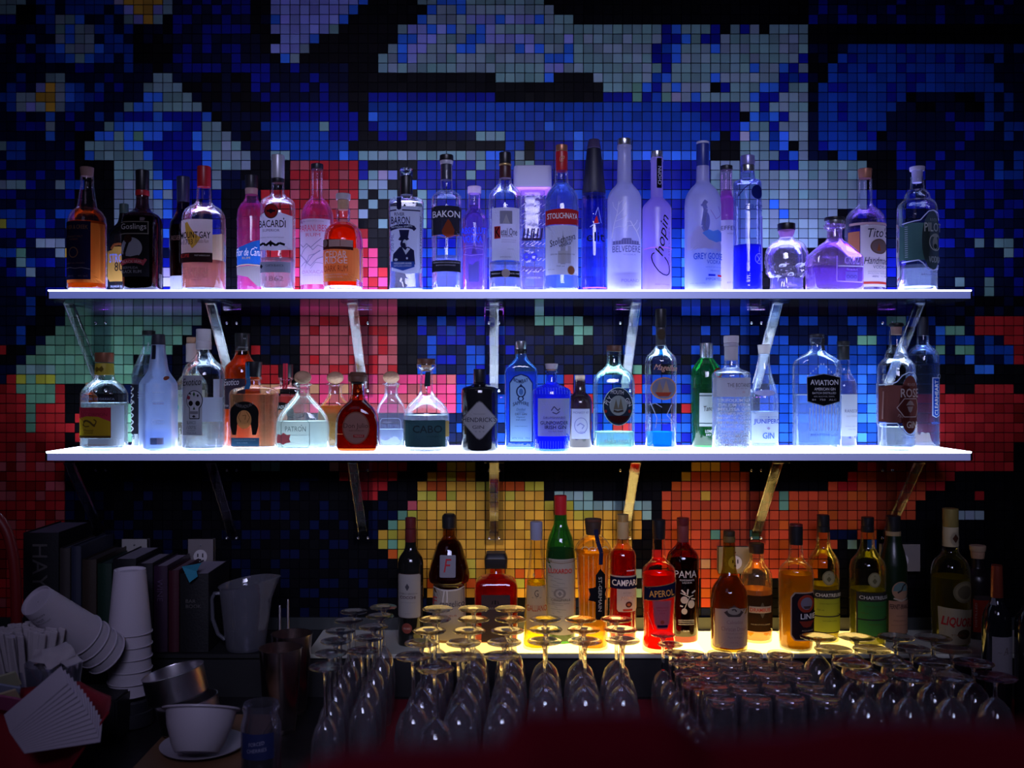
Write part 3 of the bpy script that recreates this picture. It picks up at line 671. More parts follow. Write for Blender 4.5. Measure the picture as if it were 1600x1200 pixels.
bottle('rum_bottle', 'clear rum bottle with silver cap and round red seal above its black name', SP, 'T1', T, 2.195, 1497,
       [(265, 38), (320, 40), (345, 55), (365, 88), (385, 102), (440, 105), (700, 105), (900, 102), (925, 98)], [(95, 238, 41, 41, paint((.55, .55, .6), .35, .4), 'cap'), (238, 265, 42, 40, BLK, 'neck_band')],
       (728, (.90, .96, 1.0), {'glow': .05, 'see': .25}), None,
       [(1396, 460, 1598, 692, (.76, .80, .84), [(-1, -.9), (0, -1), (1, -.9), (1, .85), (.3, 1), (-.6, 1), (-1, .85)]), (1398, 756, 1590, 820, (.30, .31, .36)),
        (1434, 408, 1522, 498, (.05, .03, .03), 'oval'), (1440, 414, 1516, 492, (.50, .03, .03), 'oval'),
        (1450, 436, 1506, 470, (.03, .02, .03), [(-1, .5), (-.5, .3), (-.15, .9), (0, .55), (.15, .9), (.5, .3), (1, .5), (.9, -.4), (.5, -.3), (0, -1), (-.5, -.3), (-.9, -.4)]),
        ('line', [(1402, 655), (1430, 645), (1445, 660), (1475, 640), (1510, 660), (1530, 645), (1562, 655)], 14, K), (1464, 628, 1490, 668, K, 'dia'), (1402, 770, 1424, 798, (.02, .02, .03), 'dia')],
       [('BACARDI', 1483, 530, 44, 168, K, 0, 0, 0, .01), ("'", 1556, 500, 12, 6, K), ('SUPERIOR', 1478, 570, 15, 108, (.08, .08, .1)), ('ORIGINAL PREMIUM CRAFTED RUM', 1482, 612, 7, 150, (.25, .25, .3)), ('CARTA BLANCA', 1500, 780, 13, 110, (.06, .06, .08)), ('1862', 1500, 858, 30, 110, (.35, .2, .3))], ns=2.6)
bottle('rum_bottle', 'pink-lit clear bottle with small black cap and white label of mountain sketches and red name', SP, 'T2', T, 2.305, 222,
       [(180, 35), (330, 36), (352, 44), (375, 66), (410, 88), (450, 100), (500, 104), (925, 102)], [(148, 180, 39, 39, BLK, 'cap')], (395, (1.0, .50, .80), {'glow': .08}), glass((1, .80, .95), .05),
       [(122, 485, 312, 866, (.74, .66, .80)), ('line', [(130, 630), (150, 650), (175, 630), (200, 655), (235, 625), (265, 600)], 4, (.25, .22, .35)),
        ('line', [(130, 700), (160, 660), (190, 640), (215, 668), (245, 640), (290, 655)], 4, (.3, .28, .4)), ('line', [(128, 690), (150, 710), (180, 740), (215, 700), (260, 670)], 5, (.28, .25, .4)),
        ('line', [(135, 760), (165, 735), (200, 760), (240, 720), (290, 700)], 4, (.3, .27, .42)), ('line', [(160, 775), (190, 700), (230, 690)], 3, (.3, .27, .42)), ('line', [(200, 775), (230, 740), (275, 745)], 3, (.3, .27, .42))],
       [('PARANUBES', 210, 540, 38, 172, (.62, .07, .16)), ('RUM', 215, 580, 20, 90, (.55, .12, .2)), ('OAXACA', 210, 795, 20, 140, (.5, .3, .45)), ('AGUARDIENTE DE CANA', 215, 500, 7, 130, (.4, .3, .4)), ('DESTILADO DE JUGO', 210, 815, 7, 120, (.4, .3, .4))])
bottle('rum_bottle', 'short round-shouldered orange-red rum bottle with wooden stopper and orange label', SP, 'T2', T, 2.19, 385,
       [(430, 46), (445, 44), (500, 43), (512, 58), (535, 92), (570, 113), (620, 121), (700, 123), (885, 123), (905, 121), (925, 120)], [(335, 372, 46, 46, paint((.42, .36, .38), .6), 'stopper_top'), (372, 432, 36, 33, CORK, 'cork')],
       (512, (1.0, .13, .01), {'glow': .38, 'see': .5}), None,
       [(262, 674, 507, 878, (.95, .38, .10), [(-1, -.96), (0, -1), (1, -.96), (1, 1), (-1, .98)]), (266, 620, 462, 690, (.06, .02, .02), [(-1, -.75), (1, -1), (1, .65), (-1, 1)]), (312, 626, 460, 672, (.62, .38, .34), [(-1, -.9), (1, -1), (1, .8), (-1, .95)]),
        (266, 622, 302, 668, (.3, .2, .18), 'oval'), ('line', [(386, 632), (386, 668)], 3, (.2, .05, .03))],
       [('CEDAR', 355, 716, 40, 142, (.78, .62, .58)), ('RIDGE', 358, 752, 40, 142, (.78, .62, .58)), ('DARK RUM', 356, 801, 36, 150, (.40, .08, .03)), ('BARREL AGED IN WHISKEY CASKS', 356, 836, 9, 150, (.8, .6, .5)), ('43% ALC/VOL 750 ML', 346, 852, 8, 110, (.8, .6, .5))], puck=.010)
NV = (.02, .022, .07)
bottle('spirit_bottle', 'glass-topped clear square-shouldered bottle with pale blue label of a man in a top hat', SP, 'T2', T, 2.2, 780,
       [(212, 37), (335, 36), (348, 42), (358, 78), (368, 100), (385, 107), (420, 107), (600, 103), (850, 100), (900, 103), (925, 106)],
       [(176, 212, 41, 40, solid((.95, .95, 1), 1.45, 0, .2), 'glass_stopper'), (222, 336, 37, 39, BLK, 'neck_label')], (400, (.93, .95, 1.0), {'glow': .04, 'see': .2}), None,
       [(680, 420, 882, 835, (.68, .78, .95), [(-.93, 1), (1, 1), (.96, -.92), (.1, -.96), (-.85, -.86)]), ('line', [(685, 446), (726, 442)], 7, NV), ('line', [(762, 442), (872, 447)], 7, NV),
        (728, 366, 756, 442, NV, [(-1, 1), (1, 1), (1, -.8), (0, -1), (-1, -.8)]), ('line', [(686, 556), (740, 540), (800, 540), (836, 550)], 24, NV), ('line', [(826, 545), (842, 562)], 22, NV),
        (742, 562, 806, 620, NV, [(-1, 1), (1, 1), (.75, -.6), (1.0, -1), (-.75, -1), (-1, -.7), (-.75, -.4)]), (738, 610, 800, 628, NV, 'oval'), (750, 622, 790, 672, NV, 'oval'), (766, 620, 790, 662, (.68, .78, .95), 'oval'), (762, 640, 784, 668, NV, 'oval'),
        (700, 665, 842, 770, NV, [(-.35, 1), (.45, 1), (.9, .6), (1, -1), (-1, -1), (-.9, .2)]), (762, 668, 812, 712, (.68, .78, .95), [(-1, 1), (-.2, .2), (.3, .9), (1, .6), (-.1, -1)]),
        (692, 752, 838, 808, (.03, .08, .36), [(-1, 1), (1, 1), (1, -.2), (0, -1), (-1, -.2)]), (712, 734, 735, 750, (.68, .78, .95), 'oval'), (786, 727, 798, 741, (.68, .78, .95), 'oval')],
       [('RIVER', 746, 469, 20, 62, NV), ('BARON', 752, 506, 44, 116, NV, 0, 0, 0, .01), ('ARTISAN SPIRITS', 760, 545, 11, 130, (.5, .6, .8), 3), ('750 ML', 702, 640, 18, 110, (.2, .24, .45), 90), ('MISSISSIPPI RIVER', 766, 765, 12, 110, (.6, .7, .9)), ('DISTILLING COMPANY', 766, 780, 9, 110, (.5, .6, .8)), ('AMERICAN VODKA', 876, 640, 9, 320, NV, -90)], ns=4.5, ry=.8)
bottle('vodka_bottle', 'clear bottle with wide black label lettered in white above a brown drop shape', SP, 'T2', T, 2.2, 1031,
       [(150, 41), (158, 38), (245, 37), (300, 39), (315, 50), (332, 78), (352, 92), (420, 94), (600, 92), (925, 90)],
       [(92, 126, 43, 43, BLK, 'cap'), (126, 150, 43, 40, paint((.6, .6, .7), .3, .3), 'neck_ring'), (150, 245, 37, 37, paint((.03, .03, .05), .4), 'neck_label')],
       (712, (.9, .93, 1.0), {'glow': .04, 'see': .25}), None,
       [(938, 416, 1124, 590, (.025, .025, .032)), (1002, 496, 1088, 604, (.30, .06, .025), [(0, 1), (.35, .7), (.9, -.2), (.8, -.8), (.2, -1), (-.3, -1), (-.8, -.7), (-.9, -.3), (-.4, .5)]), ('line', [(950, 592), (990, 596), (1020, 607), (1060, 606), (1085, 594), (1112, 590)], 4, (.5, .2, .1)),
        (942, 744, 1120, 812, (.02, .02, .025))],
       [('BAKON', 1032, 466, 40, 170, (.75, .75, .82), 0, 0, 0, .012), ('PREMIUM VODKA FLAVOURED BACON', 1032, 757, 8, 165, (.4, .4, .5)), ('BATCH DISTILLED', 1030, 774, 7, 120, (.4, .4, .5))], puck=.008)
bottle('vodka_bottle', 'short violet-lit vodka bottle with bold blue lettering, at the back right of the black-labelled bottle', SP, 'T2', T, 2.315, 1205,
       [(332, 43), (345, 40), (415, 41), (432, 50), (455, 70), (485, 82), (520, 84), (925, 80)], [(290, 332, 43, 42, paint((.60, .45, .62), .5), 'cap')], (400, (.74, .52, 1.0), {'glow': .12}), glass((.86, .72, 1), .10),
       [(1188, 622, 1222, 690, (.10, .06, .30), 'tri'), (1170, 730, 1235, 850, (.10, .09, .35), [(-1, -1), (1, -1), (1, 1), (.3, .9), (-.3, .6), (-1, .8)]),
        ('line', [(1140, 660), (1180, 655), (1260, 662)], 3, (.3, .2, .6)), ('line', [(1140, 690), (1185, 700), (1260, 690)], 3, (.3, .2, .6))],
       [('ABSOLUT', 1200, 556, 38, 160, (.03, .08, .95), 0, 0, 0, .012), ('VODKA', 1195, 606, 42, 122, (.03, .08, .95), 0, 0, 0, .012), ('Country of Sweden', 1200, 645, 9, 120, (.3, .2, .6), 0, .3)])
bottle('vodka_bottle', 'clear bottle with black-gold cap, red initial block on off-white label, coin on black band', SP, 'T2', T, 2.2, 1397,
       [(235, 38), (262, 40), (285, 58), (310, 85), (345, 100), (400, 104), (600, 103), (925, 101)],
       [(78, 148, 37, 37, BLK, 'cap'), (148, 160, 39, 39, GOLD, 'cap_ring'), (160, 235, 36, 37, paint((.05, .012, .012), .4), 'neck_label')], (752, (.9, .94, 1.0), {'glow': .05, 'see': .2}), None,
       [(1314, 430, 1485, 746, (.62, .64, .70)), (1363, 450, 1440, 528, (.28, .28, .33)), (1380, 470, 1425, 526, (.5, .5, .56), 'tri'), (1329, 542, 1367, 616, (.42, .03, .03)), (1304, 808, 1486, 846, (.012, .012, .016)),
        (1374, 798, 1426, 850, (.45, .38, .36), 'oval')],
       [('K', 1350, 578, 60, 30, K, 0, 0, 0, .012), ('etel One', 1420, 576, 42, 100, K), ('VODKA', 1408, 602, 13, 70, (.15, .05, .05)), ('IMPORTED FROM HOLLAND', 1420, 626, 6, 90, (.3, .3, .33)), ('DISTILLED FROM WHEAT', 1418, 638, 6, 90, (.3, .3, .33)), ('750 ML', 1430, 680, 8, 40, (.4, .4, .42)), ('IMPORTED', 1400, 728, 9, 70, (.3, .3, .33)),
        ('FINE PRODUCT', 1340, 826, 8, 56, (.5, .5, .55)), ('KETEL ONE', 1455, 826, 8, 56, (.5, .5, .55)), ('NOLET DISTILLERY', 1395, 902, 14, 130, (.3, .3, .5))], puck=.009)
bottle('decanter', 'square patterned glass bottle with broad pale block cap, back of the upper shelf', 'bottle', 'T3', T, 2.325, 287,
       [(385, 96), (400, 76), (425, 76), (470, 76), (1000, 76)], [(268, 388, 117, 117, paint((.42, .40, .55), .5), 'cap', 9), (388, 402, 112, 100, paint((.85, .3, .9), .3), 'cap_rim', 9)],
       None, glass((.82, .80, .95), .12), [('line', [(216+i*26, 440), (232+i*26, 425)], 3, (.6, .6, .8)) for i in range(6)]+[('line', [(216+i*26, y+14), (236+i*26, y)], 3, (.55, .5, .8)) for i in range(6) for y in (480, 530, 590, 700, 790, 850)],
       [('LLILLI', 285, 655, 70, 130, (.03, .02, .06), 0, .3, 0, .04), ('OO', 270, 782, 50, 90, (.05, .05, .5), 0, 0, 0, .06), ('SMIRNO', 285, 850, 30, 130, (.1, .06, .2)), ('VODKA', 290, 900, 12, 90, (.4, .35, .5))], ns=9, ry=.9)
bottle('vodka_bottle', 'clear bottle with red neck, red band above a white label with slanted script', SP, 'T3', T, 2.2, 470,
       [(270, 39), (335, 42), (360, 55), (395, 85), (440, 103), (500, 106), (620, 102), (925, 103), (960, 106), (1005, 105)], [(112, 152, 38, 37, COPR, 'cap'), (152, 270, 38, 37, REDC, 'neck_label')],
       (345, (.62, .74, 1.0), {'glow': .10, 'see': .25}), None,
       [(368, 516, 573, 612, (.62, .03, .03), [(-1, -.9), (0, -1), (1, -.9), (1, .9), (0, 1), (-1, .9)]), (368, 614, 571, 912, (.74, .75, .80)), (456, 640, 486, 850, (.48, .48, .54), [(-1, -1), (1, -1), (1, .3), (.2, .6), (0, 1), (-.2, .6), (-1, .3)]),
        (440, 770, 520, 845, (.55, .55, .6)), (500, 740, 520, 845, (.52, .52, .58)), (496, 856, 548, 916, (.6, .6, .62), 'oval'), (500, 860, 544, 912, (.30, .12, .06), 'oval')],
       [('STOLICHNAYA', 470, 560, 34, 188, (.75, .72, .74), 0, 0, 0, .01), ('Stolichnaya', 470, 708, 52, 165, K, 18, .35), ('vodka', 482, 728, 24, 75, K, 16, .3), ('GENUINE TRADITION SINCE 1938', 470, 790, 8, 150, (.2, .2, .2)), ('750 ml', 455, 862, 10, 50, (.3, .3, .3)), ('40% alc', 400, 880, 8, 40, (.3, .3, .3)), ('CP', 470, 205, 34, 34, (.7, .35, .2), 10, .3)])
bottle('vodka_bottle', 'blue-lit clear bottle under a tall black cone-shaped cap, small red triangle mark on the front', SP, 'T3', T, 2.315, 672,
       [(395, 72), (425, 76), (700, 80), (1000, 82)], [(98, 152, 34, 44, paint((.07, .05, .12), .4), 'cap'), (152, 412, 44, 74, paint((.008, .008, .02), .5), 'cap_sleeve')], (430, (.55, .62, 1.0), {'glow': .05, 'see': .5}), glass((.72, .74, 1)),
       [(662, 548, 694, 592, (.85, .03, .03), [(-1, -1), (1, -1), (.3, 1), (-.2, .6)]), ('line', [(640, 612), (665, 595), (700, 590)], 4, (.5, .6, 1)), ('line', [(690, 500), (672, 545)], 4, (.5, .6, 1)), ('line', [(690, 500), (710, 590)], 3, (.4, .5, 1)), ('line', [(598, 958), (745, 958)], 6, (.95, .2, .7))],
       [('elit', 676, 668, 54, 112, K), ('VODKA', 680, 705, 8, 50, (.2, .2, .4))])
bottle('vodka_bottle', 'tallest frosted white-violet bottle with silver cap, etched bare trees and a palace', SP, 'T3', T, 2.2, 862,
       [(110, 44), (130, 45), (136, 41), (200, 42), (335, 45), (350, 52), (375, 74), (405, 95), (445, 105), (1005, 106)], [(70, 110, 44, 44, SILV, 'cap')], (898, (.85, .75, 1.0), {'glow': .3}), frostm,
       [(778, 690, 950, 730, (.25, .25, .50), [(-1, -1), (1, -1), (1, .1), (.4, .2), (.3, .9), (-.3, .9), (-.4, .2), (-1, .1)])]+[('line', [(780+i*16, 728), (780+i*16, 700)], 4, (.5, .5, .85)) for i in range(11)]+
       [('line', p, wd, (.93, .93, 1)) for p, wd in [([(948, 725), (945, 690), (925, 650), (900, 615), (885, 590)], 7), ([(925, 650), (945, 620), (950, 590)], 4), ([(900, 615), (870, 620), (862, 650)], 4), ([(905, 620), (925, 595), (930, 580)], 4),
        ([(775, 690), (785, 620), (805, 540), (815, 470)], 4), ([(800, 560), (840, 520), (855, 480)], 3), ([(795, 590), (835, 575), (865, 550)], 3), ([(806, 530), (785, 500), (780, 470)], 3), ([(785, 630), (820, 620), (845, 630)], 3), ([(812, 490), (835, 465)], 3), ([(885, 590), (860, 595), (850, 625)], 3)]],
       [('BELVEDERE', 864, 758, 38, 172, (.12, .12, .30)), ('VODKA', 880, 792, 9, 80, (.3, .3, .6)), ('POLAND', 885, 948, 18, 112, (.35, .32, .6)), ('CL ALC VOL', 900, 975, 9, 80, (.4, .38, .7))], seg=40)
bottle('vodka_bottle', 'slim frosted violet bottle with black neck tag and huge black script running upwards', SP, 'T3', T, 2.25, 1065,
       [(188, 39), (208, 40), (214, 37), (425, 38), (445, 55), (475, 82), (500, 90), (1005, 91)], [(148, 188, 38, 37, SILV, 'cap')], (742, (.70, .35, 1.0), {'glow': .4}), frostv,
       [(1058, 196, 1091, 375, K, 'round', 'neck_tag'), ('line', [(978, 745), (1020, 738), (1100, 738), (1152, 742)], 6, (.95, .35, .9)), ('line', [(1035, 770), (1022, 778), (1018, 795), (1024, 822), (1040, 852), (1062, 880), (1088, 898), (1112, 904), (1128, 894), (1133, 874), (1130, 848), (1118, 820), (1098, 796)], 6, K)],
       [('CHOPIN', 1077, 300, 22, 110, (.6, .6, .8), 90), ('hopin', 1090, 668, 70, 250, K, 80, .5), ('POTATO VODKA', 1130, 730, 10, 230, (.25, .1, .4), 90), ('PRODUCT OF POLAND', 1085, 958, 6, 90, (.2, .1, .4))], seg=40)
bottle('vodka_bottle', 'frosted blue-white bottle with blue foil neck, pale mountains and a grey-blue flying bird', SP, 'T3', T, 2.2, 1352,
       [(240, 39), (330, 41), (345, 46), (370, 70), (405, 95), (440, 108), (480, 112), (1005, 111)], [(90, 104, 40, 40, paint((.6, .62, .8), .4), 'cap_top'), (104, 240, 40, 39, paint((.02, .04, .28), .35), 'foil')], (712, (.45, .62, 1.0), {'glow': .35}), frostm,
       [(1248, 612, 1462, 770, (.62, .58, .85), [(-1, .1), (-.45, 1), (-.2, .5), (.1, -.1), (.5, -.3), (1, -.4), (1, -1), (-.2, -.8), (-1, -.95)]), (1325, 640, 1462, 718, (.16, .40, .95), [(-1, .4), (-.5, 1), (0, .7), (.5, 1), (1, .7), (1, -.6), (.3, -1), (-.4, -.6)]),
        ('line', [(1350, 470), (1335, 490), (1345, 520), (1338, 570), (1330, 620), (1345, 650)], 26, (.22, .24, .62)), ('line', [(1318, 500), (1335, 485), (1355, 475)], 12, (.22, .24, .6)), (1330, 540, 1372, 650, (.24, .27, .68), 'oval'), ('line', [(1375, 525), (1400, 560), (1412, 578), (1440, 560), (1450, 540)], 4, (.4, .28, .55)), ('line', [(1430, 500), (1448, 545)], 4, (.4, .3, .6)),
        (1362, 910, 1408, 922, (.03, .06, .7)), (1424, 912, 1456, 924, (.85, .04, .05))],
       [('GREY GOOSE', 1368, 802, 38, 186, (.03, .10, .62), 0, 0, 0, .01), ('VODKA', 1400, 837, 24, 96, (.04, .09, .5)), ('DISTILLED AND BOTTLED', 1400, 868, 7, 110, (.2, .25, .6)), ('FRANCE', 1405, 890, 10, 60, (.2, .25, .6)), ('IMPORTED', 1400, 940, 16, 110, (.08, .12, .5)), ('40% ALC/VOL', 1300, 965, 8, 90, (.3, .3, .7))], seg=40)
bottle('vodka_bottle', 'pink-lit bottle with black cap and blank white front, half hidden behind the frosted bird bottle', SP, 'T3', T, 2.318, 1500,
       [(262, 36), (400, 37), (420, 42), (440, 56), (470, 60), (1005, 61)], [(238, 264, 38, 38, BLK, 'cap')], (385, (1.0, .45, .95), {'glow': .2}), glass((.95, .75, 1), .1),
       [(1440, 565, 1560, 1000, (.72, .72, .95))], [('EFFEN', 1506, 612, 24, 104, (.06, .06, .14)), ('VODKA', 1520, 645, 9, 60, (.2, .2, .4)), ('EST 2003', 1520, 930, 9, 60, (.2, .2, .4))])
bottle('vodka_bottle', 'tall blue-bottomed bottle with silver cap and a round dark badge on its shoulder', SP, 'T4', T, 2.2, 112,
       [(195, 42), (232, 46), (243, 60), (254, 80), (268, 86), (500, 87), (900, 90), (918, 90)], [(97, 155, 43, 45, paint((.35, .34, .7), .3, .5), 'cap'), (155, 196, 42, 43, SILV, 'neck_band')], (640, (.03, .06, 1.0), {'glow': .45, 'see': .4}), glass((.62, .68, 1.0), .05),
       [(113, 288, 192, 372, (.012, .02, .12), 'oval'), ('line', [(40, 350), (70, 310), (110, 280)], 6, (.05, .05, .2)), ('line', [(165+28*math.cos(t*PI/8)-0, 728+30*math.sin(t*PI/8)) for t in range(17)], 4, (.45, .5, .9)),
        ('line', [(150, 710), (180, 750)], 4, (.45, .5, .9)), ('line', [(180, 710), (152, 748)], 4, (.45, .5, .9)), (180, 470, 196, 800, (.55, .5, .9))],
       [('CIROC', 132, 424, 34, 118, (.03, .05, .3))], puck=.008)
def skull(p):
    x, y, z = p
    def dent(cx, cz, rx, rz_, dep):
        q = ((x-cx)/rx)**2+((z-cz)/rz_)**2
        return dep*math.exp(-q*1.3) if y < 0 else 0
    dy = dent(-.019, .048, .013, .011, .014)+dent(.019, .048, .013, .011, .014)+dent(0, .033, .006, .007, .008)-dent(-.03, .034, .01, .006, .006)-dent(.03, .034, .01, .006, .006)
    if y < 0 and z < .025: dy += .0022*math.cos(x*420)*min(1, (.025-z)/.006) if abs(x) < .024 else 0
    return (x, y+dy, z)
bottle('skull_bottle', 'clear glass bottle moulded as a human skull with black stopper', 'bottle', 'T4', T, 2.205, 355,
       [(602, 44), (615, 52), (632, 88), (660, 112), (700, 127), (745, 130), (790, 122), (805, 124), (825, 112), (850, 96), (900, 98), (925, 100)],
       [(522, 562, 54, 54, BLK, 'stopper'), (562, 604, 52, 40, glass((1, .6, .98), .45), 'collar')], (840, (.70, .66, 1.0), {'glow': .10, 'see': .3}), glass((.92, .88, 1.0), .06, 1.9), [], [], ns=2.4, ry=1.0, disp=skull, seg=72, sub=8)
bottle('decanter', 'broad clear decanter with sloping shoulders and black-and-silver stopper, magenta glints inside', 'bottle', 'T4', T, 2.205, 655,
       [(525, 62), (545, 61), (556, 46), (600, 45), (618, 52), (640, 80), (700, 150), (716, 170), (740, 174), (925, 172)], [(482, 500, 62, 62, BLK, 'stopper'), (500, 526, 60, 58, SILV, 'stopper_ring')], (778, (.66, .45, 1.0), {'glow': .10, 'see': .25}), glass((.90, .70, 1.0), .10, 1.7),
       [('line', [(620, 720), (618, 870), (800, 872), (815, 850), (812, 720)], 7, (.6, .4, 1)), ('line', [(628, 780), (812, 778)], 8, (.9, .85, 1)), (680, 812, 765, 866, (.35, .25, .85), 'rect', 'etched_panel')],
       [('CRUZ', 725, 745, 44, 105, (.55, .4, .9), 0, 0, 0, .012), ('TEQUILA', 725, 800, 10, 80, (.6, .5, 1)), ('<><><>', 722, 842, 26, 74, (.08, .05, .3))], ns=6, ry=.45, rz=14, puck=.012)
bottle('vodka_bottle', 'clear bottle with copper cap, cream label with handwritten-style name, brown oval and red stripe', SP, 'T4', T, 2.31, 846,
       [(237, 41), (380, 43), (405, 58), (430, 90), (465, 113), (520, 121), (925, 121)], [(180, 237, 43, 38, COPR, 'cap')], (520, (.75, .62, .95), {'glow': .05, 'see': .4}), glass((.92, .88, 1)),
       [(728, 560, 775, 690, (.62, .22, .10)), (778, 526, 966, 882, (.74, .66, .60)), (778, 852, 966, 866, (.55, .06, .04)), (730, 510, 964, 524, (.7, .45, .4)), (831, 606, 950, 694, (.14, .08, .05), 'oval'), (838, 612, 943, 688, (.18, .11, .10), 'oval'), (872, 630, 900, 676, (.30, .08, .03), 'tri')],
       [("Tito's", 886, 570, 54, 140, K, 2, .3), ('Handmade', 882, 732, 40, 178, K, 0, .35), ('VODKA', 895, 769, 18, 98, (.12, .12, .16)), ('DISTILLED AND BOTTLED BY FIFTH GENERATION', 880, 795, 6, 130, (.35, .3, .3)), ('AUSTIN TEXAS', 880, 806, 8, 130, (.3, .3, .3)), ('40%  *  750', 900, 824, 10, 120, (.15, .12, .2))])
bottle('vodka_bottle', 'clear stepped bottle with white stopper, dark green label with bearded captain in a ring', SP, 'T4', T, 2.195, 1172,
       [(228, 41), (240, 38), (300, 42), (315, 56), (335, 72), (365, 79), (378, 96), (400, 112), (430, 118), (510, 119), (516, 121), (752, 120), (775, 116), (925, 116)],
       [(165, 190, 46, 44, paint((.62, .60, .80), .5), 'stopper_top'), (190, 262, 33, 30, paint((.5, .48, .75), .6), 'cork')], (770, (.78, .88, 1.0), {'glow': .12, 'see': .2}), None,
       [(1052, 522, 1200, 750, (.07, .16, .12), [(-1, -.95), (.9, -1), (1, .95), (-.4, 1), (-1, .92)]), (1148, 452, 1290, 806, (.05, .075, .075), 'oval'), ('line', [(1056, 524), (1110, 512), (1140, 508), (1165, 480), (1190, 455), (1225, 448), (1262, 460), (1288, 500)], 6, (.7, .75, .95)),
        ('line', [(1056, 756), (1130, 748), (1155, 765), (1180, 795), (1225, 808), (1265, 800), (1288, 770)], 7, (.7, .75, .98)), ('line', [(1240+46*math.cos(t*PI/10), 640+50*math.sin(t*PI/10)) for t in range(21)], 6, (.5, .55, .5)),
        (1212, 588, 1262, 612, (.5, .55, .52), [(-1, -.6), (-.7, .5), (0, 1), (.8, .6), (1, -.4), (.4, -1)]), (1216, 605, 1258, 690, (.48, .53, .5), 'oval'), (1222, 650, 1252, 680, (.05, .08, .08), 'oval')]+
       [('line', [(1064, 545+i*13), (1076, 545+i*13)], 5, (.35, .45, .42)) for i in range(15)],
       [('RIVER', 1220, 508, 18, 52, (.25, .3, .28)), ('PILOT', 1222, 552, 54, 128, (.50, .56, .54), 0, 0, 0, .012), ('VODKA', 1232, 745, 38, 90, (.42, .48, .46), 0, 0, 0, .012), ('LECLAIRE', 1200, 832, 16, 110, (.3, .35, .7))], puck=.010)

# ---- lower shelf
bottle('tequila_bottle', 'squat bottle with copper-silver cap, yellow neck paper and red-over-yellow label with a dark scorpion', SP, 'M1', M_, 2.195, 413,
       [(345, 53), (400, 54), (425, 57), (455, 66), (475, 90), (500, 112), (525, 128), (545, 134), (600, 135), (880, 134), (902, 128)],
       [(283, 345, 58, 56, COPR, 'cap'), (350, 425, 55, 58, paint((.60, .48, .04), .5), 'neck_label')], (600, (.86, .94, 1.0), {'glow': .10, 'see': .25}), None,
       [(492, 614, 549, 822, (.62, .68, .78)), (355, 822, 549, 868, (.62, .68, .78)), (284, 628, 494, 816, (.38, .02, .04)), (284, 683, 492, 814, (.62, .52, .03), [(-1, -1), (1, -.95), (1, .5), (.3, .95), (-.4, 1), (-1, .8)]), (284, 804, 492, 818, (.12, .08, .03)),
        ('line', [(325, 720), (345, 708), (370, 720), (385, 735), (400, 745)], 12, (.12, .08, .02)), ('line', [(385, 740), (405, 730), (408, 712), (392, 702)], 7, (.12, .08, .02)), ('line', [(320, 735), (340, 748), (365, 745)], 6, (.12, .08, .02)), ('line', [(335, 705), (325, 735)], 5, (.12, .08, .02)), (372, 365, 432, 412, (.25, .18, .03), [(-1, 0), (-.5, .7), (0, .2), (.6, .9), (1, 0), (.5, -.8), (0, -.3), (-.6, -.9)])],
       [('SCORPION', 400, 672, 20, 150, (.16, .01, .02)), ('Mezcal', 360, 770, 14, 60, (.15, .1, .02)), ('Artesanal', 360, 785, 12, 54, (.15, .1, .02)), ('MEZCAL DE OAXACA', 415, 575, 14, 200, (.3, .36, .5)), ('HECHO EN MEXICO', 405, 862, 12, 150, (.5, .25, .2))], ns=3, ry=.8, puck=.008)
bottle('tequila_bottle', 'amber bottle with yellow label almost wholly hidden behind the scorpion-label bottle', SP, 'M1', M_, 2.31, 318,
       [(500, 20), (530, 22), (545, 40), (570, 52), (885, 54)], [(470, 500, 22, 22, CORK, 'cap')], (560, (.9, .35, .06), {'glow': .3}), None, [(262, 680, 350, 800, (.6, .52, .04))], [])
bottle('tequila_bottle', 'clear bottle with black cap and black-and-white patterned label behind the matt frosted bottle', SP, 'M1', M_, 2.31, 690,
       [(175, 36), (240, 37), (275, 46), (330, 68), (390, 92), (440, 104), (888, 100)], [(146, 175, 40, 40, BLK, 'cap')], (440, (.85, .92, 1.0), {'glow': .05}), glass((.85, .95, 1)),
       [(592, 490, 660, 800, (.02, .02, .03))]+[('line', [(598, 500+i*42), (625, 515+i*42), (600, 532+i*42)], 8, (.6, .65, .75)) for i in range(7)], [('MEZCAL', 615, 600, 16, 44, (.6, .62, .7)), ('TARBO', 700, 250, 12, 60, (.5, .5, .6), -90)])
bottle('tequila_bottle', 'matt frosted grey-blue long-necked bottle with black cap and small holographic sticker', SP, 'M1', M_, 2.195, 750,
       [(235, 43), (250, 42), (330, 52), (385, 60), (425, 80), (455, 102), (480, 114), (520, 116), (870, 116), (892, 108)], [(170, 236, 39, 42, paint((.03, .03, .045), .5), 'cap')], (765, (.75, .82, 1.0), {'glow': .3}), frostb,
       [(722, 238, 750, 326, (.03, .03, .045), 'round', 'neck_tag'), (740, 808, 816, 850, (.25, .30, .40), 'rect', 'sticker'), (780, 810, 814, 848, (.6, .6, .8), 'rect', 'sticker'), (808, 430, 834, 456, (.35, .08, .04), 'oval')]+[('line', [(640, y), (700, y+2)], 3, (.8, .84, .95)) for y in (530, 548, 562)]+[('line', [(755, y), (822, y)], 4, (.8, .84, .95)) for y in (530, 585, 700, 722)],
       [('MILAGRO', 790, 600, 8, 60, (.4, .1, .12)), ('SILVER TEQUILA', 785, 712, 9, 70, (.75, .78, .9))], seg=40)
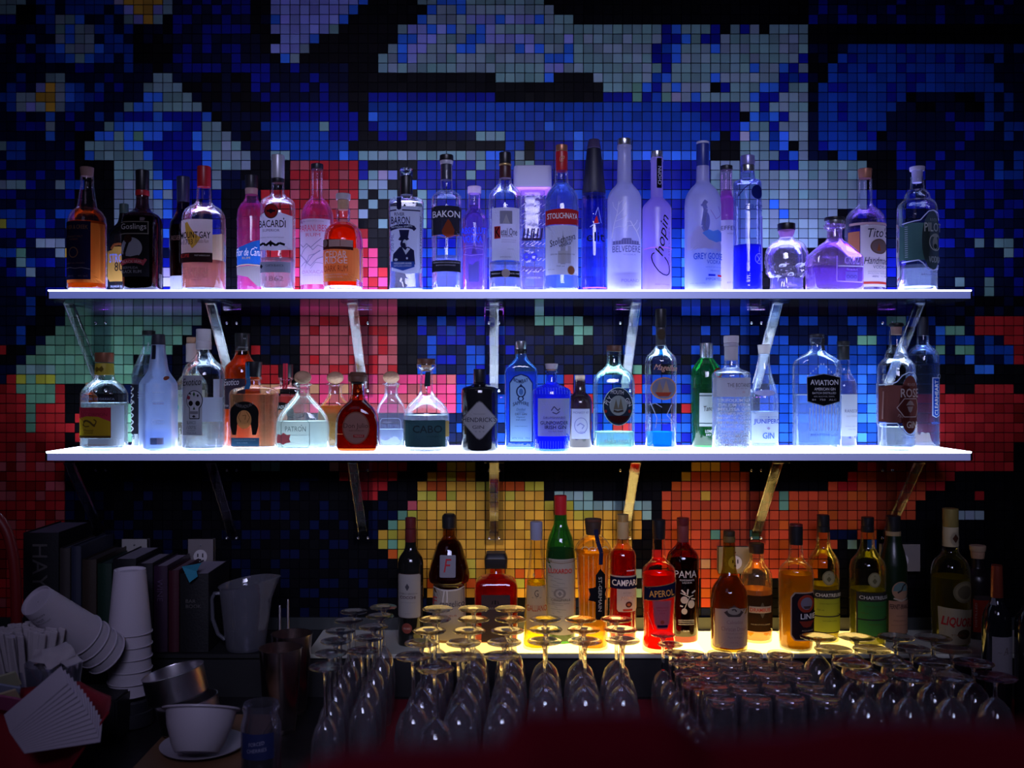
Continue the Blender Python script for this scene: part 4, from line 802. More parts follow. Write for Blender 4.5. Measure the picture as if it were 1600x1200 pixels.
bottle('tequila_bottle', 'clear bottle with pinkish neck paper, between the matt frosted bottle and skull-label bottle', SP, 'M1', M_, 2.315, 958,
       [(225, 31), (350, 33), (400, 40), (440, 66), (480, 92), (520, 98), (890, 96)], [(186, 226, 31, 31, CORK, 'cork'), (226, 345, 34, 35, paint((.5, .42, .40), .6), 'neck_label')], (530, (.9, .9, .75), {'glow': .1}), None,
       [(864, 524, 1050, 728, (.50, .56, .50)), (886, 616, 905, 652, (.1, .45, .45), 'oval')], [('SIETE', 950, 560, 18, 90, (.2, .25, .2))])
def skulldeco(cx, cy_, s):
    L = [(cx-55*s, cy_-90*s, cx+55*s, cy_+40*s, (.03, .03, .035), 'oval'), (cx-34*s, cy_+10*s, cx+34*s, cy_+98*s, (.03, .03, .035), 'round'), (cx-50*s, cy_-85*s, cx+50*s, cy_+35*s, (.66, .68, .74), 'oval'), (cx-29*s, cy_+10*s, cx+29*s, cy_+92*s, (.66, .68, .74), 'round'),
         (cx-38*s, cy_-22*s, cx-8*s, cy_+12*s, (.02, .02, .02), 'oval'), (cx+8*s, cy_-22*s, cx+38*s, cy_+12*s, (.02, .02, .02), 'oval'), (cx-8*s, cy_+14*s, cx+8*s, cy_+36*s, (.05, .10, .04), 'tri'),
         (cx-26*s, cy_+46*s, cx+26*s, cy_+64*s, (.25, .25, .28)), (cx-48*s, cy_-55*s, cx-26*s, cy_-30*s, (.30, .05, .08), 'oval'), (cx-8*s, cy_-80*s, cx+8*s, cy_-50*s, (.04, .12, .05), 'dia'), (cx+18*s, cy_-66*s, cx+32*s, cy_-46*s, (.03, .03, .04), 'dia'), (cx-32*s, cy_-76*s, cx-18*s, cy_-60*s, (.03, .03, .04), 'dia'), (cx-12*s, cy_+72*s, cx+12*s, cy_+88*s, (.04, .04, .05), 'dia')]
    return L
bottle('tequila_bottle', 'clear bottle with white cap and grey label showing a decorated skull above small black text', SP, 'M1', M_, 2.195, 1033,
       [(262, 36), (275, 37), (300, 50), (335, 76), (370, 108), (400, 122), (440, 127), (888, 128), (904, 122)], [(135, 212, 46, 46, WHT, 'cap'), (212, 264, 48, 48, WHT, 'collar')], (570, (.88, .93, 1.0), {'glow': .06, 'see': .3}), None,
       [(1062, 452, 1110, 716, (.66, .74, .90), 'rect', 'back_label'), (1062, 566, 1160, 718, (.66, .74, .90)), (932, 430, 1062, 802, (.44, .45, .50)), (1000, 158, 1032, 196, (.12, .12, .16), 'oval')]+skulldeco(1015, 608, .95),
       [('Exotico', 1000, 470, 44, 118, K, 3, .3), ('BLANCO', 1000, 722, 20, 56, (.05, .05, .06)), ('100%', 1000, 752, 22, 64, (.15, .15, .16), 0, .3), ('DE AGAVE', 1000, 772, 9, 50, (.15, .15, .16)), ('TEQUILA', 1000, 788, 10, 64, (.08, .08, .1))], ns=2.3, puck=.008)
bottle('tequila_bottle', 'orange bottle whose black cap bears a tiny white skull, behind the blue-ribbon horseshoe bottle', SP, 'M1', M_, 2.28, 1275,
       [(272, 44), (295, 46), (320, 56), (345, 80), (375, 105), (420, 112), (890, 112)], [(160, 272, 47, 45, BLK, 'cap')], (300, (1.0, .32, .03), {'glow': .28}), glass((1, .8, .6)),
       [(1184, 450, 1320, 640, (.05, .05, .08)), (1286, 168, 1312, 200, (.55, .55, .6), 'oval'), (1292, 176, 1298, 186, K, 'oval'), (1301, 176, 1307, 186, K, 'oval')], [('Exotico', 1232, 472, 40, 104, (.75, .75, .82), 3, .3), ('REPOSADO', 1290, 252, 9, 56, (.4, .4, .4)), ('750', 1200, 620, 12, 30, (.7, .7, .75))])
def horseshoe(cx, cy_, s, fc):
    return [(cx-90*s, cy_-110*s, cx+90*s, cy_+40*s, (.014, .013, .014), 'oval'), (cx-88*s, cy_-40*s, cx-40*s, cy_+100*s, (.014, .013, .014), [(-1, 1), (1, 1), (1, .2), (.6, -1), (-.4, -1), (-1, -.2)]),
            (cx+40*s, cy_-40*s, cx+88*s, cy_+100*s, (.014, .013, .014), [(-1, 1), (1, 1), (1, -.2), (.4, -1), (-.6, -1), (-1, .2)]), (cx-45*s, cy_-55*s, cx+45*s, cy_+62*s, fc, 'oval')]
bottle('tequila_bottle', 'square clear bottle with black stopper, blue ribbon and black horseshoe label round an orange medallion', SP, 'M1', M_, 2.2, 1348,
       [(435, 45), (448, 50), (462, 38), (486, 42), (498, 70), (508, 112), (530, 138), (550, 144), (620, 143), (860, 140), (902, 128)], [(338, 436, 50, 44, BLK, 'stopper')], (545, (1.0, .72, .52), {'glow': .10, 'see': .4}), None,
       [(1190, 450, 1200, 470, (.1, .1, .1), 'rect'), (1228, 818, 1402, 872, (.05, .14, .26))]+horseshoe(1310, 700, 1.0, (.78, .36, .12))+
       [('line', [(1290, 655), (1275, 690), (1290, 720)], 5, (.4, .16, .05)), ('line', [(1325, 655), (1345, 690), (1330, 722)], 5, (.4, .16, .05)), ('line', [(1300, 680), (1322, 676), (1316, 705)], 5, (.4, .16, .05)), ('line', [(1315, 345), (1317, 420), (1325, 512)], 34, (.04, .20, .42)), ('line', [(1308, 345), (1308, 505)], 4, (.2, .4, .6))],
       [('HERRADURA', 1310, 622, 20, 120, (.14, .13, .13), 0, 0, -1.2), ('HERRADURA', 1318, 832, 9, 130, (.2, .35, .5)), ('SILVER', 1300, 850, 9, 70, (.2, .35, .5))], ns=6, ry=.62, puck=.010)
bottle('tequila_bottle', 'square clear bottle with red ribbon, its horseshoe label half hidden by a cork-ball bottle', SP, 'M2', M_, 2.315, 105,
       [(440, 44), (450, 48), (462, 36), (490, 42), (505, 80), (520, 110), (560, 122), (885, 118)], [(355, 440, 46, 46, BLK, 'stopper')], (560, (1.0, .60, .55), {'glow': .10, 'see': .4}), None,
       horseshoe(95, 690, .85, (.6, .25, .15))+[('line', [(106, 350), (106, 512)], 14, (.55, .03, .06)), ('line', [(122, 350), (122, 512)], 12, (.55, .03, .06))], [('HERRADURA', 90, 628, 22, 110, (.62, .62, .62), 0, 0, -1.0)], ns=6, ry=.6)
octf = lambda x0, y0, x1, y1, c, wd=3: [('line', [(x0+14, y0), (x1-14, y0), (x1, y0+18), (x1, y1-18), (x1-14, y1), (x0+14, y1), (x0, y1-18), (x0, y0+18), (x0+14, y0)], wd, c)]
bottle('tequila_bottle', 'large clear squat bottle with round cork ball and a red flower inside the glass', SP, 'M2', M_, 2.185, 212,
       [(472, 52), (486, 58), (498, 42), (520, 40), (545, 46), (575, 68), (620, 105), (665, 138), (710, 158), (760, 164), (880, 163), (905, 150)], [(396, 480, 54, 40, CORK, 'ball')], (715, (.86, .94, .90), {'glow': .25, 'see': .3}), glass((.92, .97, .97), .10),
       [(65, 785, 158, 862, (.55, .10, .12), [(-1, 0), (-.8, .7), (-.3, .6), (0, 1), (.5, .6), (1, .7), (.8, 0), (1, -.6), (.4, -.7), (0, -1), (-.5, -.7), (-.9, -.8)], 'flower')]+octf(98, 708, 274, 880, (.08, .10, .10))+[('line', [(130, 660), (140, 685), (170, 690)], 4, (.15, .17, .2)), ('line', [(242, 660), (236, 684), (205, 690)], 4, (.15, .17, .2))],
       [('PATRON', 188, 762, 32, 128, (.05, .07, .07)), ("'", 225, 740, 8, 5, (.05, .07, .07)), ('SILVER', 205, 800, 10, 90, (.25, .28, .3)), ('TEQUILA', 220, 512, 12, 62, (.06, .06, .06))], ns=3.4, ry=.62, puck=.008, seg=44)
bottle('tequila_bottle', 'golden squat bottle with cork ball, directly left of the dark brown rounded bottle', SP, 'M2', M_, 2.315, 415,
       [(474, 52), (484, 54), (496, 40), (540, 42), (580, 62), (620, 92), (680, 110), (885, 108)], [(400, 480, 53, 40, CORK, 'ball')], (620, (.95, .68, .25), {'glow': .25}), None,
       octf(350, 690, 480, 870, (.25, .18, .06)), [('PATRON', 405, 740, 30, 118, (.15, .1, .03)), ('ANEJO', 405, 790, 14, 60, (.2, .14, .05))], ns=3, ry=.5)
bottle('tequila_bottle', 'dark brown rounded bottle with brown mushroom stopper and a pinkish oval label', SP, 'M2', M_, 2.185, 556,
       [(480, 46), (490, 42), (548, 44), (575, 52), (605, 80), (635, 105), (675, 126), (740, 136), (860, 138), (895, 132)], [(405, 430, 46, 62, BRN, 'stopper'), (430, 466, 62, 60, BRN, 'stopper_rim'), (466, 482, 46, 44, BLK, 'collar')], (580, (.42, .075, .012), {'glow': .3, 'see': .6}), glass((.62, .25, .10)),
       [(472, 650, 640, 850, (.22, .09, .06), 'oval'), (480, 658, 632, 842, (.30, .15, .12), 'oval'), (540, 792, 608, 808, (.30, .02, .02)), ('line', [(440, 788), (475, 788)], 5, (.7, .3, .1))],
       [('Don Julio', 556, 740, 38, 150, (.08, .035, .03)), ('REPOSADO', 560, 766, 8, 90, (.12, .05, .04)), ('TEQUILA', 574, 800, 8, 54, (.5, .3, .25))], ns=4, ry=.6, seg=44)
bottle('tequila_bottle', 'small pale blue-lit cork-ball bottle with green ribbon round its neck', SP, 'M2', M_, 2.315, 765,
       [(472, 48), (482, 54), (494, 40), (545, 42), (580, 60), (620, 82), (680, 94), (885, 92)], [(397, 478, 52, 40, CORK, 'ball')], (770, (.75, .85, 1.0), {'glow': .2}), glass((.85, .9, 1), .08),
       octf(700, 700, 830, 868, (.2, .25, .4))+[('line', [(690, 545), (700, 515), (720, 505)], 6, (.1, .6, .2)), ('line', [(805, 500), (828, 488), (815, 520)], 6, (.1, .6, .2))], [('PATRON', 765, 752, 30, 105, (.1, .12, .22)), ('TEQUILA', 765, 512, 12, 60, (.06, .06, .06)), ('ROCA', 745, 724, 8, 50, (.2, .2, .3))], ns=3, ry=.5)
bottle('tequila_bottle', 'round clear decanter-shaped bottle with flat brown stopper and dark teal band label', SP, 'M2', M_, 2.19, 985,
       [(356, 58), (370, 60), (385, 48), (396, 38), (440, 39), (520, 42), (550, 55), (575, 82), (610, 115), (645, 136), (685, 143), (870, 142), (890, 136)], [(322, 357, 57, 56, BRN, 'stopper'), (357, 400, 34, 30, CORK, 'cork')], (670, (.88, .94, 1.0), {'glow': .05, 'see': .3}), None,
       [(842, 698, 1108, 862, (.035, .085, .095)), (1108, 704, 1128, 800, (.5, .35, .12)), (974, 402, 1012, 496, (.02, .03, .04), [(-1, -1), (1, -.9), (1, 1), (-.6, .9)], 'neck_label')], [('CABO', 1000, 752, 46, 180, (.018, .030, .035), 0, 0, 0, .012), ('WABO', 1040, 796, 12, 90, (.02, .05, .06))], puck=.010, seg=44)
bottle('gin_bottle', 'black apothecary bottle with silver-grey diamond label', SP, 'M2', M_, 2.19, 1318,
       [(468, 40), (478, 38), (488, 56), (500, 98), (515, 112), (540, 114), (870, 113), (886, 106)], [(388, 470, 38, 38, BLK, 'stopper')], None, paint((.007, .007, .009), .08),
       [(1200, 580, 1436, 816, (.13, .13, .14), 'dia'), (1206, 587, 1430, 809, (.40, .40, .43), 'dia')], [("HENDRICK'S", 1318, 694, 28, 208, (.02, .02, .03)), ('GIN', 1310, 738, 20, 72, (.05, .05, .06)), ('* * *', 1320, 765, 8, 60, (.15, .15, .16)), ('MDCCCLXXXVI', 1318, 660, 8, 70, (.2, .2, .2))], wall=.002, puck=0)
BL = (.35, .62, .98); BD = (.02, .04, .14)
bottle('gin_bottle', 'sky-blue flat glass bottle with arched outline label and round queen-style medallion', SP, 'M3', M_, 2.23, 137,
       [(290, 33), (312, 36), (335, 52), (360, 76), (385, 98), (405, 102), (880, 100)], [(213, 262, 34, 34, SILV, 'cap'), (262, 292, 36, 35, BLK, 'collar')], (400, (.10, .42, 1.0), {'glow': .3, 'see': .4}), glass((.35, .65, 1.0), .10),
       [(62, 415, 208, 834, BD, 'arch'), (68, 422, 202, 828, BL, 'arch'), (104, 488, 164, 560, BD, 'oval'), (112, 496, 156, 552, BL, 'oval'), (122, 505, 148, 545, (.10, .25, .6), 'oval'), (114, 550, 152, 582, BD, 'oval'), (122, 556, 144, 578, BL, 'oval'), (120, 476, 148, 494, BD, 'tri')],
       [('BOMBAY', 134, 462, 24, 92, BD, 0, 0, -.7, .012), ('SAPPHIRE', 133, 592, 22, 98, BD, 0, 0, .5, .012), ('Distilled', 134, 632, 16, 56, (.05, .15, .4), 0, .3), ('LONDON', 134, 648, 7, 40, (.05, .15, .4)), ('DRY GIN', 134, 661, 12, 72, BD), ('Vapour', 134, 680, 14, 54, (.05, .15, .4), 0, .3), ('INFUSED', 134, 696, 9, 60, (.05, .15, .4)), ('10 BOTANICALS', 134, 735, 7, 80, (.1, .25, .5)), ('47% VOL  70cl', 134, 808, 9, 110, (.05, .15, .4))], ns=5, ry=.6)
bottle('gin_bottle', 'deep blue ribbed bottle with cork stopper and off-white rectangular label', SP, 'M3', M_, 2.185, 327,
       [(395, 42), (408, 42), (414, 32), (465, 34), (480, 46), (495, 80), (508, 108), (525, 120), (560, 122), (800, 114), (890, 116)], [(353, 388, 42, 36, paint((.45, .40, .42), .6), 'stopper_top'), (388, 412, 30, 30, CORK, 'cork')], (480, (.02, .10, 1.0), {'glow': .45, 'see': .4}), glass((.25, .42, 1.0), .10),
       [(238, 566, 436, 796, (.46, .52, .62)), ('line', [(318, 640), (335, 615), (360, 640), (372, 625)], 6, (.08, .08, .14)), ('line', [(325, 650), (350, 660), (370, 645)], 6, (.08, .08, .14))]+[('line', [(215+i*17, 500), (215+i*17, 540)], 3, (.1, .2, .8)) for i in range(14)]+[('line', [(218+i*16, 825), (218+i*16, 870)], 3, (.15, .25, .9)) for i in range(14)],
       [('DRUMSHANBO', 338, 682, 13, 136, (.12, .12, .18)), ('GUNPOWDER', 338, 714, 22, 172, (.03, .03, .07), 0, 0, 0, .01), ('IRISH GIN', 345, 740, 22, 132, (.03, .03, .07), 0, 0, 0, .01), ('43% ALC. 750ml', 344, 764, 9, 90, (.2, .2, .25))], seg=48)
bottle('gin_bottle', 'small dark brown apothecary gin bottle with cork and lilac label with a round seal', SP, 'M3', M_, 2.3, 505,
       [(458, 36), (470, 33), (530, 36), (545, 52), (565, 68), (600, 76), (872, 74)], [(424, 460, 32, 30, paint((.5, .36, .24), .7), 'cork')], None, paint((.02, .010, .014), .1),
       [(448, 632, 560, 816, (.42, .44, .62)), ('line', [(505+40*math.cos(t*PI/10), 735+48*math.sin(t*PI/10)) for t in range(21)], 4, (.15, .16, .35)), ('line', [(480, 735), (500, 720), (525, 735), (510, 755)], 6, (.15, .16, .35))], [('MONKEY 47', 504, 655, 14, 96, (.1, .1, .25)), ('GIN', 512, 775, 12, 34, (.15, .15, .35))], wall=.002, puck=0)
bottle('gin_bottle', 'green-tinted round-shouldered bottle with wooden cap and dark oval label of a sailing ship', SP, 'M3', M_, 2.19, 717,
       [(276, 47), (290, 46), (298, 42), (355, 47), (380, 66), (405, 98), (440, 120), (490, 127), (560, 127), (875, 126), (890, 120)], [(240, 277, 46, 47, BRN, 'cap')], (772, (.78, 1.0, .90), {'glow': .12, 'see': .3}), glass((.82, 1.0, .93), 0, 1.6),
       [(636, 498, 824, 732, (.35, .40, .42), 'oval'), (641, 503, 819, 727, (.025, .035, .055), 'oval'), (675, 548, 784, 670, (.34, .42, .40), 'oval'), ('line', [(700, 640), (725, 648), (760, 640)], 12, (.06, .05, .04)), (700, 570, 730, 632, (.18, .17, .12), 'tri'), (728, 560, 760, 632, (.2, .19, .13), 'tri'),
        (662, 672, 798, 718, (.05, .012, .012), [(-1, 1), (1, 1), (.6, -.4), (0, -1), (-.6, -.4)]), (644, 634, 660, 654, (.4, .04, .03), 'oval'), (790, 634, 806, 654, (.4, .04, .03), 'oval')],
       [('PLY', 668, 578, 30, 52, (.55, .58, .6), 55), ('MOUTH', 722, 528, 24, 78, (.55, .58, .6), -4), ('GIN', 792, 588, 24, 52, (.55, .58, .6), -62), ('BLACK FRIARS', 722, 825, 18, 150, (.6, .8, .75))], ns=3, ry=.9, puck=.010, seg=44)
bottle('gin_bottle', 'clear bottle with orange script, round ship picture and a little bright blue liquid', SP, 'M3', M_, 2.195, 1010,
       [(240, 34), (252, 38), (275, 58), (305, 86), (335, 97), (400, 98), (880, 95)], [(16, 128, 35, 35, BLK, 'cap'), (128, 240, 30, 32, paint((.04, .04, .05), .4), 'neck_label')], (766, (.08, .55, 1.0), {'glow': .35, 'see': .35}), None,
       [(984, 140, 1034, 206, (.08, .06, .04), 'oval'), (934, 434, 1096, 570, (.45, .20, .10), 'oval'), (942, 441, 1088, 562, (.22, .26, .42), 'oval'), (962, 455, 1010, 530, (.42, .30, .22), 'tri'), (1000, 450, 1050, 530, (.50, .36, .26), 'tri'), (958, 525, 1062, 548, (.50, .08, .04), [(-1, 1), (1, 1), (.6, -1), (-.6, -1)]),
        ('line', [(925, 600), (960, 590), (1000, 615)], 4, (.3, .35, .6)), ('line', [(930, 580), (970, 680), (960, 740)], 4, (.5, .55, .8)), ('line', [(1060, 600), (1030, 660), (1080, 720)], 4, (.5, .55, .8))],
       [('Magellan', 1026, 382, 46, 150, (.62, .34, .24), -4, .4), ('IRIS FLAVORED GIN', 1020, 690, 9, 90, (.3, .3, .5)), ('41.3% ALC', 1000, 712, 9, 70, (.3, .3, .5))], puck=.010)
bottle('gin_bottle', 'bright green bottle with silver cap and white label, behind the bottle of raised letters', SP, 'M3', M_, 2.315, 1295,
       [(318, 42), (330, 50), (360, 72), (400, 92), (450, 96), (872, 88)], [(224, 318, 41, 41, SILV, 'cap')], (505, (.02, .38, .10), {'glow': .3}), glass((.08, .55, .18), .12),
       [(1322, 380, 1390, 440, (.5, .04, .04), 'oval'), (1332, 389, 1380, 431, (.08, .3, .12), 'oval'), (1235, 535, 1390, 740, (.60, .68, .72)), ('line', [(1235, 552), (1388, 552)], 5, (.05, .08, .1)), ('line', [(1235, 722), (1388, 722)], 5, (.05, .08, .1))],
       [('Tanqueray', 1318, 632, 40, 118, K, 5, .3), ('* *', 1320, 664, 8, 20, (.5, .05, .05)), ('LONDON', 1305, 770, 18, 74, (.7, .74, .76)), ('DRY GIN', 1305, 792, 12, 64, (.7, .74, .76))])
bottle('gin_bottle', 'clear straight-sided bottle with pale stopper, pink-white top label and rows of raised letters', SP, 'M3', M_, 2.185, 1450,
       [(330, 43), (370, 45), (385, 60), (398, 95), (412, 115), (430, 118), (870, 117), (890, 113)], [(180, 224, 47, 47, paint((.48, .44, .50), .6), 'stopper_top'), (224, 246, 46, 46, paint((.35, .33, .4), .6), 'collar'), (246, 332, 43, 42, paint((.40, .38, .42), .6), 'cork')], (440, (.88, .93, 1.0), {'glow': .06, 'see': .25}), glass((.95, .96, 1), .05),
       [(1332, 440, 1568, 556, (.60, .58, .68))],
       [('THE BOTANIST', 1478, 485, 24, 158, (.12, .10, .13)), ('ISLAY DRY GIN', 1485, 506, 7, 80, (.3, .25, .3)), ('22', 1500, 526, 12, 18, (.5, .2, .2))]+
       [(s, 1450, 578+i*27, 19, 200, (.72, .76, .92), 0, 0, 0, .012) for i, s in enumerate(['TRIFOLIUM REP', 'GALIUM VERUM', 'MELISSA OFFI', 'THYMUS POLYTR', 'MENTHA AQUAT', 'MYRICA GALE', 'JUNIPERUS COM', 'TANACETUM VUL', 'CIRSIUM ARV', 'BETULA PUBES', 'SAMBUCUS NI'])], puck=.008, seg=44)
bottle('gin_bottle', 'pale teardrop-necked bottle with white stopper and white label lettered in blue', SP, 'M4', M_, 2.255, 215,
       [(290, 36), (330, 35), (400, 44), (460, 60), (520, 78), (580, 87), (875, 87)], [(235, 292, 40, 34, paint((.62, .58, .58), .6), 'stopper')], (645, (.78, .86, 1.0), {'glow': .15}), glass((.86, .92, 1), .08),
       [(130, 648, 304, 836, (.62, .70, .88)), (142, 512, 266, 550, (.45, .45, .75), 'oval'), (146, 516, 262, 546, (.6, .62, .85), 'oval'), (206, 738, 230, 756, (.35, .3, .5), 'dia')],
       [('JUNIPERO', 218, 708, 36, 164, (.06, .10, .52), 0, 0, 0, .012), ("'", 218, 680, 8, 6, (.06, .1, .5)), ('GIN', 218, 791, 38, 72, (.05, .12, .50), 0, 0, 0, .012), ('DISTILLED BY ANCHOR', 218, 676, 6, 110, (.2, .25, .6))])
bottle('gin_bottle', 'tall flat clear bottle with black six-sided label and fluted glass front', SP, 'M4', M_, 2.19, 545,
       [(190, 43), (218, 42), (228, 37), (262, 42), (285, 62), (310, 100), (340, 134), (375, 144), (870, 142), (886, 138)], [(168, 192, 44, 44, paint((.03, .03, .04), .4), 'cap')], (540, (.72, .84, 1.0), {'glow': .10, 'see': .3}), glass((.88, .94, 1), .03, 1.6),
       [('line', [(478+i*19, 560 if i not in (0, 9) else 620), (478+i*19, 760)], 5, (.75, .8, 1)) for i in range(10)]+[('line', [(465+i*16, 430-i*14 if i < 6 else 360+(i-6)*16), (465+i*16, 420-i*14 if i < 6 else 350+(i-6)*16)], 6, (.75, .8, 1)) for i in range(12)]+
       [(456, 412, 668, 612, (.3, .3, .33), 'hex'), (460, 416, 664, 608, (.010, .010, .014), 'hex'), ('line', [(400, 542), (460, 542)], 5, (.9, .95, 1)), ('line', [(668, 542), (688, 542)], 5, (.9, .95, 1)), (558, 195, 585, 270, (.05, .05, .06), 'rect', 'neck_label')],
       [('AVIATION', 564, 468, 32, 172, (.72, .74, .8), 0, 0, -.12, .012), ('AMERICAN GIN', 567, 507, 17, 130, (.68, .7, .76)), ('BATCH DISTILLED', 563, 531, 12, 146, (.6, .62, .68)), ('42% ALC/VOL 750ML', 563, 552, 7, 130, (.45, .46, .5)), ('84   750   ALC', 563, 572, 10, 150, (.5, .5, .55)), ('AVIATION GIN', 560, 785, 16, 170, (.12, .14, .3))], ns=4.5, ry=.5, puck=.014, seg=44)
bottle('gin_bottle', 'round pink-lit bottle with black neck and pale label, tucked behind the black six-sided-label bottle', SP, 'M4', M_, 2.315, 710,
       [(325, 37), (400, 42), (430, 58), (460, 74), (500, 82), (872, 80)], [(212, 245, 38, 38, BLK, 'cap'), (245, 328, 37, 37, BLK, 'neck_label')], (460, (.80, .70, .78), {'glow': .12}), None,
       [(640, 543, 786, 802, (.56, .60, .74))], [('RANSOM', 738, 646, 20, 96, (.15, .15, .25)), ('OLD TOM GIN', 740, 678, 9, 80, (.3, .3, .4)), ('SMALL BATCH', 738, 740, 8, 90, (.3, .3, .4)), ('750 ML', 738, 760, 8, 60, (.3, .3, .4))])
RS = (.13, .04, .035)
bottle('gin_bottle', 'clear stepped bottle with black-topped cork and reddish-brown label with a bearded man in a hexagon', SP, 'M4', M_, 2.19, 1042,
       [(145, 41), (240, 42), (262, 50), (285, 64), (315, 70), (330, 86), (355, 104), (390, 112), (470, 114), (476, 118), (712, 117), (740, 110), (875, 108), (886, 104)], [(100, 122, 44, 44, BLK, 'stopper_top'), (122, 172, 34, 32, WOODP, 'cork')], (740, (.85, .92, 1.0), {'glow': .1, 'see': .25}), None,
       [(922, 482, 1080, 712, RS, [(-1, -.95), (.9, -1), (1, .95), (-.4, 1), (-1, .94)]), (1012, 425, 1156, 778, (.11, .03, .025), 'oval'), ('line', [(922, 480), (975, 474), (1000, 462), (1030, 425), (1070, 405), (1110, 408), (1145, 440), (1156, 480)], 6, (.6, .68, .9)),
        ('line', [(925, 716), (1000, 714), (1020, 740), (1060, 780), (1095, 788), (1130, 778), (1156, 745)], 7, (.6, .68, .95)), ('line', [(998, 620), (1040, 565), (1130, 565), (1150, 620), (1125, 675), (1040, 675), (998, 620)], 5, (.5, .4, .38)), (1052, 575, 1110, 605, (.45, .36, .34), [(-1, -1), (1, -1), (.5, .5), (0, 1), (-.5, .5)]),
        (1058, 612, 1100, 650, (.45, .36, .34), [(-1, 1), (1, 1), (.5, -.5), (0, -1), (-.5, -.5)]), ('line', [(935, 520), (932, 690)], 5, (.3, .16, .15))],
       [('RIVER', 1090, 480, 18, 56, (.32, .22, .2)), ('ROSE', 1082, 530, 54, 128, (.50, .42, .40), 0, 0, 0, .012), ('GIN', 1092, 722, 42, 74, (.48, .40, .38), 0, 0, 0, .012), ('750', 1018, 670, 16, 34, (.4, .3, .28), -20), ('LECLAIRE', 1080, 802, 14, 110, (.5, .55, .8), -6)], puck=.011)
bottle('vodka_bottle', 'tall clear bottle with dark cap and narrow upright blue label, rightmost on the lower shelf', SP, 'M4', M_, 2.31, 1207,
       [(175, 34), (230, 38), (245, 50), (265, 74), (300, 94), (340, 98), (876, 98)], [(60, 178, 33, 33, paint((.02, .02, .035), .4), 'cap')], (350, (.72, .82, 1.0), {'glow': .03, 'see': .55}), glass((.80, .86, 1)),
       [(1222, 440, 1280, 690, (.7, .75, .95), [(-1, 1), (1, 1), (1, -.9), (0, -1), (-1, -.9)]), (1228, 446, 1275, 685, (.02, .10, .60), [(-1, 1), (1, 1), (1, -.9), (0, -1), (-1, -.9)]), ('line', [(1275+14*math.cos(t*PI/5), 434+14*math.sin(t*PI/5)) for t in range(11)], 3, (.6, .65, .9))],
       [('CLEARHEART', 1252, 565, 28, 215, (.80, .84, .95), 90, 0, 0, .01), ('VODKA', 1250, 722, 14, 68, (.05, .15, .7))])

# ---- ledge
bottle('wine_bottle', 'slim black vermouth bottle with red-black capsule, cream label and small round red sticker', 'bottle', 'B1', B_, 2.24, 207,
       [(262, 34), (370, 35), (400, 42), (425, 58), (450, 72), (485, 79), (1000, 78)], [(192, 262, 34, 34, DKR, 'cap'), (262, 350, 35, 35, DKR, 'capsule')], None, paint((.008, .008, .007), .1),
       [(130, 540, 274, 820, (.20, .12, .09), 'round'), (133, 543, 271, 817, (.56, .52, .46), 'round'), (178, 600, 205, 645, (.12, .11, .12), 'dia'), (158, 850, 222, 916, (.42, .10, .07), 'oval')],
       [('STORICO VERMOUTH', 198, 664, 10, 110, (.2, .18, .16)), ('COCCHI', 195, 688, 18, 98, (.08, .03, .05), 0, 0, 0, .012), ('DI TORINO', 198, 720, 7, 90, (.35, .32, .3)), ('750 ML', 195, 790, 7, 30, (.35, .3, .3)), ('VINTAGE', 190, 884, 12, 46, (.7, .5, .4))], wall=.002, puck=0)
bottle('liqueur_bottle', 'brown monk-shaped liqueur bottle with black cap, white cord round the waist and cream skirt label', SP, 'B1', B_, 2.28, 447,
       [(258, 40), (310, 40), (335, 52), (360, 72), (430, 96), (520, 120), (580, 128), (610, 122), (632, 100), (650, 98), (800, 104), (1000, 112)], [(180, 260, 45, 44, BLK, 'cap'), (164, 181, 34, 43, BLK, 'cap_top')], (350, (.32, .10, .018), {'glow': .2, 'see': .7}), glass((.62, .38, .16)),
       [(394, 424, 492, 564, (.42, .40, .44), 'round'), (345, 652, 552, 1000, (.52, .46, .38)), ('line', [(350, 640), (400, 652), (450, 655), (500, 652), (545, 640)], 10, (.66, .62, .58)), ('line', [(422, 655), (415, 700), (412, 735)], 8, (.66, .62, .58)), ('line', [(438, 655), (440, 700), (438, 735)], 8, (.66, .62, .58))],
       [('F', 442, 488, 84, 46, (.50, .04, .05), 0, .2), ('F', 362, 728, 50, 28, (.5, .05, .05)), ('rangelico', 470, 748, 52, 150, (.06, .05, .06)), ('LIQUEUR', 450, 820, 14, 100, (.3, .1, .08))], ns=2.3)
bottle('liqueur_bottle', 'low square red-amber liqueur bottle with large square black cap and dark label', SP, 'B1', B_, 2.28, 740,
       [(495, 37), (545, 40), (560, 62), (575, 96), (600, 122), (635, 134), (1000, 134)], [(402, 440, 60, 72, BLK, 'cap_top', 9), (440, 502, 72, 70, BLK, 'cap', 9)], (565, (.75, .06, .02), {'glow': .3}), glass((.9, .6, .5)),
       [(650, 672, 826, 990, (.07, .055, .06)), ('line', [(735, 708), (735, 735)], 10, (.02, .02, .02)), ('line', [(715, 735), (720, 712)], 6, (.02, .02, .02)), ('line', [(755, 735), (750, 712)], 6, (.02, .02, .02))], [('DISARONNO', 735, 762, 16, 150, (.18, .14, .12)), ('DISARONNO', 735, 470, 10, 110, (.08, .08, .08))], ns=7, ry=.8)
